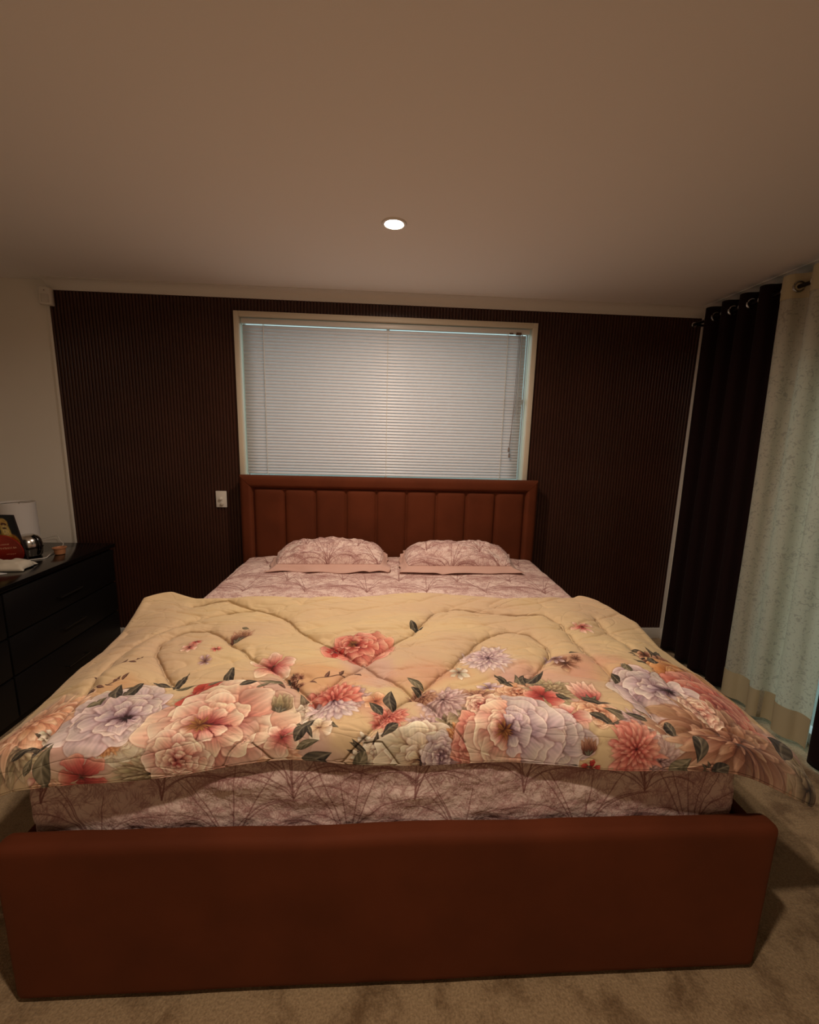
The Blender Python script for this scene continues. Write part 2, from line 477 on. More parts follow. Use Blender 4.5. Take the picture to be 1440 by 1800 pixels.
# border: half-round bolster mitred at the corners
BW = .086
def border(name, path, n=14):
    V = []; F = []
    # path: list of (outer point, inner point) in xz
    for (ox, oz), (ix, iz) in path:
        for k in range(n + 1):
            t = k / n; w = (1 - abs(2 * t - 1) ** 3.2) ** .5
            x = ox + (ix - ox) * t; z = oz + (iz - oz) * t
            V.append(B((x, -.085 - .036 * w, z)))
        for k in (n, 0):
            x, z = ((ix, iz) if k == n else (ox, oz))
            V.append(B((x, -.080, z)))
    m_ = n + 3
    for i in range(len(path) - 1):
        for k in range(m_):
            F.append((i * m_ + k, (i + 1) * m_ + k, (i + 1) * m_ + (k + 1) % m_, i * m_ + (k + 1) % m_))
    F.append(tuple(range(m_))); F.append(tuple(reversed(range((len(path) - 1) * m_, len(path) * m_))))
    o = mesh(name, V, F, M_VELVET, bed, True)
    bm = bmesh.new(); bm.from_mesh(o.data); bmesh.ops.recalc_face_normals(bm, faces=bm.faces); bm.to_mesh(o.data); bm.free()
    o.data.set_sharp_from_angle(angle=math.radians(60))
    return o
g = .0015
border('headboard_border', [((HX0 + g, HZ - g), (HX0 + BW + g, HZ - BW - g)), ((HX1 - g, HZ - g), (HX1 - BW - g, HZ - BW - g))])
border('headboard_border', [((HX0, .05), (HX0 + BW - g, .05)), ((HX0, HZ - g), (HX0 + BW - g, HZ - BW - g))])
border('headboard_border', [((HX1, .05), (HX1 - BW + g, .05)), ((HX1, HZ - g), (HX1 - BW + g, HZ - BW - g))])
ci0, ci1 = HX0 + BW + .002, HX1 - BW - .002
cw = (ci1 - ci0) / 9
for c_ in range(9):
    x0 = ci0 + c_ * cw + .0015; x1 = x0 + cw - .003; z0 = .30; z1 = HZ - BW - .004
    nx, nz = 18, 40; V = []; F = []
    for j in range(nz + 1):
        for i in range(nx + 1):
            u = 2 * i / nx - 1; v = 2 * j / nz - 1
            u2 = math.copysign(abs(u) ** .75, u)
            v2 = math.copysign(1 - (1 - abs(v)) ** 1.6, v)
            wx = max(0, 1 - abs(u2) ** 6) ** .5; wz = max(0, 1 - abs(v2) ** 26) ** .5
            x = (x0 + x1) / 2 + u2 * (x1 - x0) / 2; z = (z0 + z1) / 2 + v2 * (z1 - z0) / 2
            y = -.083 - .024 * wx * wz - .0025 * (fbm(np.array(x * 9.), np.array(z * 9.), 5 + c_, 2))
            V.append(B((x, float(y) if wx * wz > 0.02 else -.083, z)))
    for j in range(nz):
        for i in range(nx):
            a = j * (nx + 1) + i; F.append((a, a + 1, a + nx + 2, a + nx + 1))
    mesh('headboard_channel', V, F, M_VELVET, bed, True)
# footboard: padded slab
FX0, FX1, FY, FZ = -.9475, 1.086, -2.045, .481
def padded(name, x0, x1, y0, y1, z0, z1, r, cuts, mat_, parent, off, wob=.0015, seed=3):
    """rounded cuboid from a subdivided box"""
    V = []; F = []; idx = {}
    nx, ny, nz = cuts
    def vert(i, j, k):
        key = (i, j, k)
        if key in idx: return idx[key]
        p = [x0 + (x1 - x0) * i / nx, y0 + (y1 - y0) * j / ny, z0 + (z1 - z0) * k / nz]
        lo = [x0 + r[0], y0 + r[1], z0 + r[2]]; hi = [x1 - r[0], y1 - r[1], z1 - r[2]]
        q = [min(max(p[a], lo[a]), hi[a]) for a in range(3)]
        d = [(p[a] - q[a]) / r[a] for a in range(3)]
        l = math.sqrt(sum(c * c for c in d))
        if l > 1e-9:
            mxd = max(abs(c) for c in d)
            s = mxd / l if mxd > 0 else 1
            s = 1 / l * max(mxd, 0)
            p = [q[a] + d[a] * s * r[a] for a in range(3)]
        idx[key] = len(V); V.append(p); return idx[key]
    for i in range(nx):
        for k in range(nz):
            F.append((vert(i, 0, k), vert(i + 1, 0, k), vert(i + 1, 0, k + 1), vert(i, 0, k + 1)))
            F.append((vert(i, ny, k), vert(i, ny, k + 1), vert(i + 1, ny, k + 1), vert(i + 1, ny, k)))
    for i in range(nx):
        for j in range(ny):
            F.append((vert(i, j, nz), vert(i + 1, j, nz), vert(i + 1, j + 1, nz), vert(i, j + 1, nz)))
            F.append((vert(i, j, 0), vert(i, j + 1, 0), vert(i + 1, j + 1, 0), vert(i + 1, j, 0)))
    for j in range(ny):
        for k in range(nz):
            F.append((vert(0, j, k), vert(0, j, k + 1), vert(0, j + 1, k + 1), vert(0, j + 1, k)))
            F.append((vert(nx, j, k), vert(nx, j + 1, k), vert(nx, j + 1, k + 1), vert(nx, j, k + 1)))
    V = np.array(V, float)
    if wob:
        V[:, 1] += wob * fbm(V[:, 0] * 5, V[:, 2] * 5, seed, 3)
        V[:, 2] += wob * fbm(V[:, 0] * 6, V[:, 1] * 6, seed + 9, 3) * (V[:, 2] > (z0 + z1) / 2)
    return V, F
V, F = padded('footboard', FX0, FX1, FY, FY + .062, .008, FZ, (.022, .022, .022), (120, 12, 40), None, None, None, .004)
mesh('footboard', V + np.array([-.05, 1, 0]), F, M_VELVET, bed, True)
bbox('side_rail', FX0, FX0 + .030, FY + .064, -.090, .06, .425, M_VELVET, .010)
bbox('side_rail', FX1 - .038, FX1, FY + .064, -.125, .06, .425, M_VELVET, .010)
bbox('slatted_base', FX0 + .034, FX1 - .044, FY + .066, -.13, .34, .372, mat('pine_slats', (.35, .22, .12, 1), .6))
for lx_ in (-.3, .45):
    bbox('leg', lx_, lx_ + .06, -1.1, -1.04, 0, .338, M_BLACKM)

# ------------------------------------------------------------------ palm print (sheet + pillowcases)
def blur(a, s):
    r = int(3 * s) + 1; k = np.exp(-np.arange(-r, r + 1) ** 2 / (2 * s * s)); k /= k.sum()
    out = np.zeros_like(a)
    for i, w in enumerate(k): out += w * np.roll(a, i - r, 0)
    o2 = np.zeros_like(a)
    for i, w in enumerate(k): o2 += w * np.roll(out, i - r, 1)
    return o2
def palm_print(S=1150, T=.96):
    rng = random.Random(11); n = int(S * T)
    fine = np.zeros((n, n), np.float32); bold = np.zeros((n, n), np.float32)
    FP = []; BP = []
    def line(P, x0, y0, x1, y1, w=1.0):
        L = math.hypot(x1 - x0, y1 - y0); k = max(2, int(L * S / .7))
        t = np.linspace(0, 1, k)
        P.append(np.stack([x0 + (x1 - x0) * t, y0 + (y1 - y0) * t, np.full(k, w) * (1 - .55 * t)], 1))
    def frond(x, y, ang, L, curl, w=1.0, leaf=.05):
        steps = max(10, int(L / .006)); px, py = x, y
        for i in range(steps):
            t = i / steps; a = ang + curl * t
            qx = px + math.cos(a) * L / steps; qy = py + math.sin(a) * L / steps
            line(BP if t < .8 else FP, px, py, qx, qy, w)
            if t > .22 and i % 2:
                ll = leaf * math.sin(math.pi * min(1, (t - .15) * 1.05)) ** .6 * rng.uniform(.7, 1.15)
                for sg in (-1, 1):
                    la = a + sg * rng.uniform(.45, .85) - .35 * math.copysign(1, math.cos(a)) * 1
                    mx_ = qx + math.cos(la) * ll * .5; my_ = qy + math.sin(la) * ll * .5
                    la2 = la - .5 * math.copysign(1, math.cos(a))
                    line(FP, qx, qy, mx_, my_, .8); line(FP, mx_, my_, mx_ + math.cos(la2) * ll * .5, my_ + math.sin(la2) * ll * .5, .6)
            px, py = qx, qy
    # grass tufts everywhere
    for _ in range(3000):
        x = rng.random() * T; y = rng.random() * T; a = rng.uniform(.2, 2.9)
        for k in range(rng.randint(4, 8)):
            aa = a + rng.uniform(-.6, .6); L = rng.uniform(.012, .034)
            line(FP, x, y, x + math.cos(aa) * L, y + math.sin(aa) * L, .55)
            x += rng.uniform(-.008, .012); y += rng.uniform(-.006, .006)
    for col in range(6):
        for row in range(2):
            bx = (col + .5) * T / 6 + rng.uniform(-.02, .02); by = (row + (.25 if col % 2 else .6)) * T / 2
            H = rng.uniform(.24, .32)
            for k in range(rng.randint(3, 5)):
                a = math.pi / 2 + rng.uniform(-.38, .38)
                L = H * rng.uniform(.7, 1.1); c = (a - math.pi / 2) * .9
                px, py = bx, by; st = 40
                for i in range(st):
                    aa = a + c * i / st
                    qx = px + math.cos(aa) * L / st; qy = py + math.sin(aa) * L / st
                    line(BP, px, py, qx, qy, 1.5 - .7 * i / st); px, py = qx, qy
            for k in range(8):
                sg = 1 if k % 2 else -1
                a = math.pi / 2 - sg * rng.uniform(.3, .75)
                frond(bx, by + rng.uniform(0, .05), a, rng.uniform(.17, .30), -sg * rng.uniform(1.3, 2.2), 1.0, rng.uniform(.035, .055))
    for P_, A in ((FP, fine), (BP, bold)):
        Q = np.concatenate(P_); X = Q[:, 0] * S; Y = Q[:, 1] * S
        ix = np.floor(X).astype(int); iy = np.floor(Y).astype(int); fx = X - ix; fy = Y - iy
        for dx, dy, wgt in ((0, 0, (1 - fx) * (1 - fy)), (1, 0, fx * (1 - fy)), (0, 1, (1 - fx) * fy), (1, 1, fx * fy)):
            np.add.at(A, ((iy + dy) % n, (ix + dx) % n), (wgt * Q[:, 2]).astype(np.float32))
    fine = 1 - np.exp(-1.7 * blur(fine, .75)); bold = 1 - np.exp(-3.6 * blur(bold, 1.1))
    yy, xx = np.mgrid[0:n, 0:n] / n
    w1 = vnoise(xx * 6, yy * 6, 3, (6, 6)) + .5 * vnoise(xx * 12, yy * 12, 8, (12, 12)) + .3 * vnoise(xx * 30, yy * 30, 9, (30, 30))
    w2 = vnoise(xx * 5, yy * 5, 21, (5, 5)) + .5 * vnoise(xx * 14, yy * 14, 22, (14, 14))
    dens = blur(fine, 9)
    base = np.array([246, 222, 210]) / 255.; mauve = np.array([206, 164, 160]) / 255.; tan = np.array([226, 196, 182]) / 255.
    dark = np.array([124, 74, 70]) / 255.; mid = np.array([150, 98, 94]) / 255.
    k1 = np.clip(.28 + w1 * 1.0 + dens * .6, 0, 1)[..., None]; k2 = np.clip(.3 + w2 * 1.1, 0, 1)[..., None]
    im = base * (1 - k2 * .6) + tan * k2 * .6
    im = im * (1 - k1 * .30) + mauve * k1 * .30
    im = im * (1 - fine[..., None] * .72) + mid * fine[..., None] * .72
    im = im * (1 - bold[..., None] * .80) + dark * bold[..., None] * .80
    return im, T
pimg, PT = palm_print()
M_PALM = picture_mat('palm_print_cotton', pimg, .85, .10, bump=(44, .75, .009))
# second layer of fine puckers on the sheet
N_ = M_PALM.node_tree.nodes; L_ = M_PALM.node_tree.links

# ------------------------------------------------------------------ mattress
MX0, MX1, MY0, MY1, MZ0, MZ1 = -.917, 1.022, -1.972, -.128, .374, .682
V, F = padded('mattress', MX0, MX1, MY0, MY1, MZ0, MZ1, (.05, .05, .05), (170, 160, 30), None, None, None, 0)
X, Y, Z = V[:, 0], V[:, 1], V[:, 2]
# puckered fitted sheet
front = np.clip((MY0 + .06 - Y) / .05, 0, 1); side = np.clip(np.maximum(MX0 + .06 - X, X - MX1 + .06) / .05, 0, 1)
pk = fbm(X * 14, Z * 22, 31, 4) * .010 + fbm(X * 5, Z * 12, 37, 2) * .010
V2 = V.copy()
V2[:, 1] += front * (pk - .004); V2[:, 0] += side * (fbm(Y * 12, Z * 20, 41, 3) * .008)
top = np.clip((Z - MZ1 + .02) / .02, 0, 1)
V2[:, 2] += top * (fbm(X * 5, Y * 7, 51, 3) * .006 + fbm(X * 3 + Y * 8, Y * 2, 52, 2) * .004)
# head edge sinks a little towards the corners
V2[:, 2] -= top * .03 * np.clip((Y + .34) / .2, 0, 1) * np.clip((np.abs(X - .05) - .80) / .16, 0, 1)
u = X + np.where(side > .5, np.sign(X) * (MZ1 - Z), 0) * np.where(front > .5, 0, 1)
v = Y - front * (MZ1 - Z)
uv = np.stack([u / PT, v / PT], 1)
mt = mesh('mattress', V2, F, M_PALM, None, True, uv)
tag(mt, 'thick mattress in a pink palm print fitted sheet on the rust bed', 'mattress')

# ------------------------------------------------------------------ pillows
def pillow(name, label, cx, cy, rot, W_, D_, Hh, seed, tiltz=0.0, skew=0.0):
    t = thing(name, label, 'pillow', (cx, cy, .682), 'oxford pillows against the headboard', rot)
    n = 60; m2 = 44
    us = np.linspace(-1, 1, n + 1); vs = np.linspace(-1, 1, m2 + 1)
    us = np.sign(us) * (1 - (1 - abs(us)) ** 1.5); vs = np.sign(vs) * (1 - (1 - abs(vs)) ** 1.5)
    U, Vv = np.meshgrid(us, vs)
    pro = np.clip((1 - abs(U) ** 2.6), 0, 1) ** .55 * np.clip((1 - abs(Vv) ** 2.3), 0, 1) ** .6
    pinch = 1 - .06 * (1 - U ** 2) * abs(Vv) ** 4
    Xp = U * W_ * (1 - .07 * Vv ** 2) ; Yp = Vv * D_ * pinch * (1 - .08 * U ** 2) + skew * U
    wr = fbm(U * 3.5 + 3 * Vv, Vv * 5 + seed, seed, 4) * .026 + fbm(U * 9, Vv * 9, seed + 3, 3) * .010
    wr = wr + .02 * np.clip(fbm(U * 2 + Vv * 5, Vv * 2 - U, seed + 7, 2), 0, 1)
    edgew = np.clip((1 - np.maximum(abs(U), abs(Vv))) * 5, 0, 1)
    mid = .042 + .012 * (Vv + 1) / 2 * 2
    Zt = mid + Hh * pro + wr * edgew
    Zb = np.maximum(mid - Hh * .45 * pro, .006)
    Vt = np.stack([Xp, Yp, Zt], -1).reshape(-1, 3); Vb = np.stack([Xp, Yp, Zb], -1).reshape(-1, 3)
    F = []
    for j in range(m2):
        for i in range(n):
            a = j * (n + 1) + i; F.append((a, a + 1, a + n + 2, a + n + 1))
    k = len(Vt)
    F2 = [tuple(k + q for q in reversed(f)) for f in F]
    VV = np.concatenate([Vt, Vb])
    uvs = np.stack([(VV[:, 0] + cx + seed * .13) / PT * 1.0, (VV[:, 1] * .9 + VV[:, 2] * .6 + seed * .37) / PT], 1)
    mesh('pillowcase', VV, F + F2, M_PALM, t, True, uvs)
    # flange: flat cotton border round the four sides, sagging on to the sheet
    ring = []
    per = []
    for i in range(n): per.append((us[i], -1.0))
    for j in range(m2): per.append((1.0, vs[j]))
    for i in range(n, 0, -1): per.append((us[i], 1.0))
    for j in range(m2, 0, -1): per.append((-1.0, vs[j]))
    Np = len(per); K = 5; fl = .058
    V = []; F = []; UVf = []
    for q, (a, b_) in enumerate(per):
        ex = a * W_ * (1 - .07 * b_ ** 2); ey = b_ * D_ * (1 - .06 * (1 - a ** 2) * abs(b_) ** 4) * (1 - .08 * a ** 2) + skew * a
        nx_ = math.copysign(abs(a) ** 10, a); ny_ = math.copysign(abs(b_) ** 10, b_)
        for k_ in range(K):
            s_ = k_ / (K - 1)
            z0_ = .042 + .012 * (b_ + 1)
            ze = .008 if b_ < .5 else .035
            wv = .016 * float(vnoise(np.array(q * .17), np.array(seed * 3.1), 5)) * s_ * 2
            fs = .55 + .45 * max(0, -b_) ** 3; fb = 1.0 if b_ < 0 else .5
            x = ex + nx_ * (fl * fs + wv) * (s_ * 1.06 - .06); y = ey + ny_ * (fl * fb + wv) * (s_ * 1.06 - .06) + (.010 * math.sin(3.4 * a + seed * 2) + .006 * math.sin(9 * a + seed)) * s_ * (b_ < 0)
            z = z0_ + (ze - z0_) * (1 - (1 - s_) ** 1.8) + abs(.030 * float(vnoise(np.array(q * .11), np.array(seed * 1.7), 15))) * s_ + wv * .5
            V.append((x, y, max(z, .006)))
    for q in range(Np):
        for k_ in range(K - 1):
            a = q * K + k_; b2 = ((q + 1) % Np) * K + k_
            F.append((a, a + 1, b2 + 1, b2))
    fo_ = mesh('flange', V, F, M_CREAMHEM, t, True)
    sm_ = fo_.modifiers.new('thick', 'SOLIDIFY'); sm_.thickness = .003
    return t
pillow('pillow', 'pink palm print pillow with beige flange, the one nearer the light switch', -.338, -.325, .02, .332, .165, .088, 2)
pillow('pillow', 'pink palm print pillow with beige flange, the one nearer the curtains', .468, -.335, -.02, .340, .168, .090, 6, skew=.01)

# ------------------------------------------------------------------ comforter
LP = np.array([(-1.075, -.985, .762), (-1.14, -1.062, .745), (-1.22, -1.062, .70), (-1.32, -1.052, .67), (-1.46, -1.062, .64), (-1.57, -1.083, .62),
               (-1.70, -1.082, .60), (-1.81, -1.091, .58), (-1.89, -1.11, .56), (-1.965, -1.095, .550)])
RP = np.array([(-1.065, .945, .755), (-1.136, 1.022, .73), (-1.30, 1.108, .70), (-1.45, 1.117, .66), (-1.54, 1.148, .64), (-1.64, 1.185, .62),
               (-1.77, 1.205, .60), (-1.85, 1.230, .57), (-1.90, 1.250, .545), (-1.935, 1.245, .515)])
ZP = .752
STITCH = __import__('json').loads('''[[[-0.633, -1.75], [-0.706, -1.665], [-0.777, -1.577], [-0.806, -1.494], [-0.795, -1.435], [-0.746, -1.392], [-0.675, -1.387], [-0.601, -1.436], [-0.539, -1.512], [-0.433, -1.617], [-0.37, -1.668], [-0.262, -1.776], [-0.178, -1.874]], [[-0.819, -2.026], [-0.842, -1.9], [-0.877, -1.776], [-0.909, -1.644], [-0.919, -1.529], [-0.89, -1.45], [-0.846, -1.387], [-0.788, -1.298], [-0.664, -1.223], [-0.553, -1.197]], [[-0.832, -1.162], [-0.698, -1.128], [-0.502, -1.215], [-0.411, -1.274], [-0.295, -1.422], [-0.21, -1.5], [-0.114, -1.6], [-0.057, -1.653], [0.009, -1.726], [0.057, -1.771], [0.14, -1.892], [0.215, -2.009]], [[-0.239, -1.886], [-0.139, -1.747], [-0.065, -1.653], [0.009, -1.548], [0.098, -1.455], [0.17, -1.328], [0.232, -1.229], [0.29, -1.191], [0.401, -1.209], [0.53, -1.227], [0.698, -1.263], [0.74, -1.338], [0.734, -1.466], [0.73, -1.61], [0.742, -1.731], [0.761, -1.849], [0.763, -1.999]], [[0.137, -1.772], [0.203, -1.694], [0.288, -1.591], [0.352, -1.511], [0.422, -1.446], [0.497, -1.412], [0.572, -1.447], [0.61, -1.521], [0.588, -1.609], [0.529, -1.687], [0.464, -1.754]], [[0.918, -1.286], [0.919, -1.402], [0.929, -1.522], [0.92, -1.627], [0.933, -1.807], [0.918, -2.002]], [[-0.044, -2.004], [-0.0, -2.004], [0.064, -2.094]], [[-0.407, -2.094], [-0.381, -2.03], [-0.33, -1.944]], [[-0.142, -2.104], [-0.103, -2.065], [-0.045, -1.993], [0.029, -1.891]], [[0.029, -1.891], [0.137, -1.772]], [[-0.327, -1.998], [-0.234, -2.093]]]''')
def seg_dist(X, Y, poly):
    d = np.full(X.shape, 9.0)
    for (ax, ay), (bx, by) in zip(poly[:-1], poly[1:]):
        L2 = (bx - ax) ** 2 + (by - ay) ** 2 + 1e-12
        x0, x1 = min(ax, bx) - .09, max(ax, bx) + .09; y0, y1 = min(ay, by) - .09, max(ay, by) + .09
        k = (X > x0) & (X < x1) & (Y > y0) & (Y < y1)
        if not k.any(): continue
        t = np.clip(((X[k] - ax) * (bx - ax) + (Y[k] - ay) * (by - ay)) / L2, 0, 1)
        d[k] = np.minimum(d[k], np.hypot(X[k] - ax - t * (bx - ax), Y[k] - ay - t * (by - ay)))
    return d
def duvet_grid(ns=560, nb=330):
    s = np.linspace(0, 1, ns + 1); b = np.linspace(0, 1, nb + 1)
    s = .5 - .5 * np.sign(.5 - s) * (1 - (1 - abs(1 - 2 * s)) ** 1.15)
    b = .5 - .5 * np.sign(.5 - b) * (1 - (1 - abs(1 - 2 * b)) ** 1.25)
    S_, B_ = np.meshgrid(s, b)
    yn = -1.966; LIP = .062
    bt = np.minimum(B_ / .955, 1); bl_ = np.clip((B_ - .955) / .045, 0, 1)
    y_l = LP[0, 0] + (LP[-1, 0] - LP[0, 0]) * bt; y_r = RP[0, 0] + (RP[-1, 0] - RP[0, 0]) * bt
    y_c = -1.075 + (yn + 1.075) * bt
    xl = np.interp(-y_l, -LP[:, 0], LP[:, 1]); zl = np.interp(-y_l, -LP[:, 0], LP[:, 2])
    xr = np.interp(-y_r, -RP[:, 0], RP[:, 1]); zr = np.interp(-y_r, -RP[:, 0], RP[:, 2])
    Xg = xl + (xr - xl) * S_
    d0 = np.clip(bt * .93 / .075, 0, 1); d1 = np.clip((1 - B_) / .06, 0, 1)
    ins = .075 * (1 - np.sqrt(1 - (1 - d0) ** 2)) + .05 * (1 - np.sqrt(1 - (1 - d1) ** 2))
    Xg = (xl + ins) + (xr - xl - 2 * ins) * S_
    tl = np.clip((-.84 - Xg) / (-.84 - xl), 0, 1); tr = np.clip((Xg - .90) / (xr - .90), 0, 1)
    Yg = y_c + (y_l - y_c) * tl ** 1.3 + (y_r - y_c) * tr ** 1.3
    NX = np.array([-1.1, -.876, -.646, -.386, -.246, -.10, .044, .346, .499, .642, .782, .918, 1.1])
    NY = np.array([-.030, -.040, -.034, -.006, -.001, -.008, .004, .008, .004, -.018, -.036, -.056, -.050])
    Yg = Yg + bt ** 7 * np.interp(Xg, NX, NY) * (1 - .6 * np.maximum(tl, tr))
    # the far edge wanders
    Yg = Yg + (1 - bt) ** 6 * (.030 * np.sin(Xg * 4.2 + .6) + .02 * np.sin(Xg * 9)) * (1 - tl) * (1 - tr)
    Yg = Yg + bt ** 8 * (.012 * np.sin(Xg * 3.1 + 2)) * (1 - tl) * (1 - tr)
    z = ZP - .03 + (zl - ZP + .03) * tl ** 1.35 + (zr - ZP + .03) * tr ** 1.2
    # foot lip rolls over the mattress edge
    z = z - (LIP + .010 * np.sin(Xg * 5.3) + .008 * np.sin(Xg * 11.7 + 1)) * (1 - np.cos(bl_ * math.pi / 2)) * (1 - .5 * np.maximum(tl, tr)); Yg = Yg - .036 * np.sin(bl_ * math.pi / 2)
    return S_, B_, Xg, Yg, z, tl, tr, bt, bl_
def duvet_relief(X, Y):
    r = fbm(X * 3.2, Y * 3.6, 71, 3) * .020
    r += fbm(X * 3 + Y * 2.0, Y * 13 - X * 2.5, 77, 3) * .013
    r -= .010 * np.exp(-np.abs(fbm(X * 2.2 + Y * 1.5, Y * 9 - X * 3.0, 83, 2)) / .035)
    r -= .006 * np.exp(-np.abs(fbm(X * 4.2 - Y * 2, Y * 17 + X * 4.0, 87, 2)) / .05)
    r += fbm(X * 6 - Y * 4.0, Y * 34 + X * 6, 79, 3) * .0042
    dm = np.full(X.shape, 9.0)
    for pl in STITCH: dm = np.minimum(dm, seg_dist(X, Y, pl))
    r -= .016 * np.exp(-dm / .030) + .012 * np.exp(-dm / .006)
    # short gathers either side of the stitching
    r += np.exp(-dm / .05) * (fbm(X * 26 + Y * 9, Y * 22 - X * 7, 93, 2) * .006)
    return r
S_, B_, Xg, Yg, Zg, tl, tr, bt, bl_ = duvet_grid()
ed = np.minimum(np.minimum(S_, 1 - S_) * 2.15, np.minimum(B_ * 1.0, (1 - B_) * 1.0))
TH = .030
e_ = np.clip(ed / .036, 0, 1); prof = np.sqrt(np.clip(1 - (1 - e_) ** 2, 0, 1))
rel = duvet_relief(Xg, Yg)
Zt_ = Zg + TH * prof + rel * np.clip(ed / .05, .15, 1) + .018 * np.exp(-bt / .05) * prof
onm = (Xg > MX0 - .01) & (Xg < MX1 + .01) & (Yg > MY0)
Zb_ = Zg - TH * prof * .9
Zb_ = np.where(onm, np.maximum(Zb_, MZ1 + .008), Zb_)
Zt_ = np.maximum(Zt_, Zb_ + .001)
nr, nc = Zt_.shape
Vt = np.stack([Xg, Yg, Zt_], -1).reshape(-1, 3)
step = 1
Vb = np.stack([Xg, Yg, Zb_], -1).reshape(-1, 3)
ii, jj = np.meshgrid(np.arange(nc - 1), np.arange(nr - 1))
a = (jj * nc + ii).ravel()
Ft = np.stack([a, a + nc, a + nc + 1, a + 1], 1)
Fb = Ft[:, ::-1] + nr * nc
dY_ = np.diff(Yg, axis=0); dZ_ = np.diff(Zg + TH * prof * .8, axis=0)
d_arc = np.where(Yg[1:] < -1.86, np.hypot(dY_, dZ_), np.abs(dY_))
varc = Yg[:1] - np.concatenate([np.zeros((1, nc)), np.cumsum(d_arc, 0)])
DX0, DX1, DY0_, DY1_ = -1.30, 1.35, -2.20, -.95
uvt = np.stack([(Xg - DX0) / (DX1 - DX0), (varc - DY0_) / (DY1_ - DY0_)], -1).reshape(-1, 2)

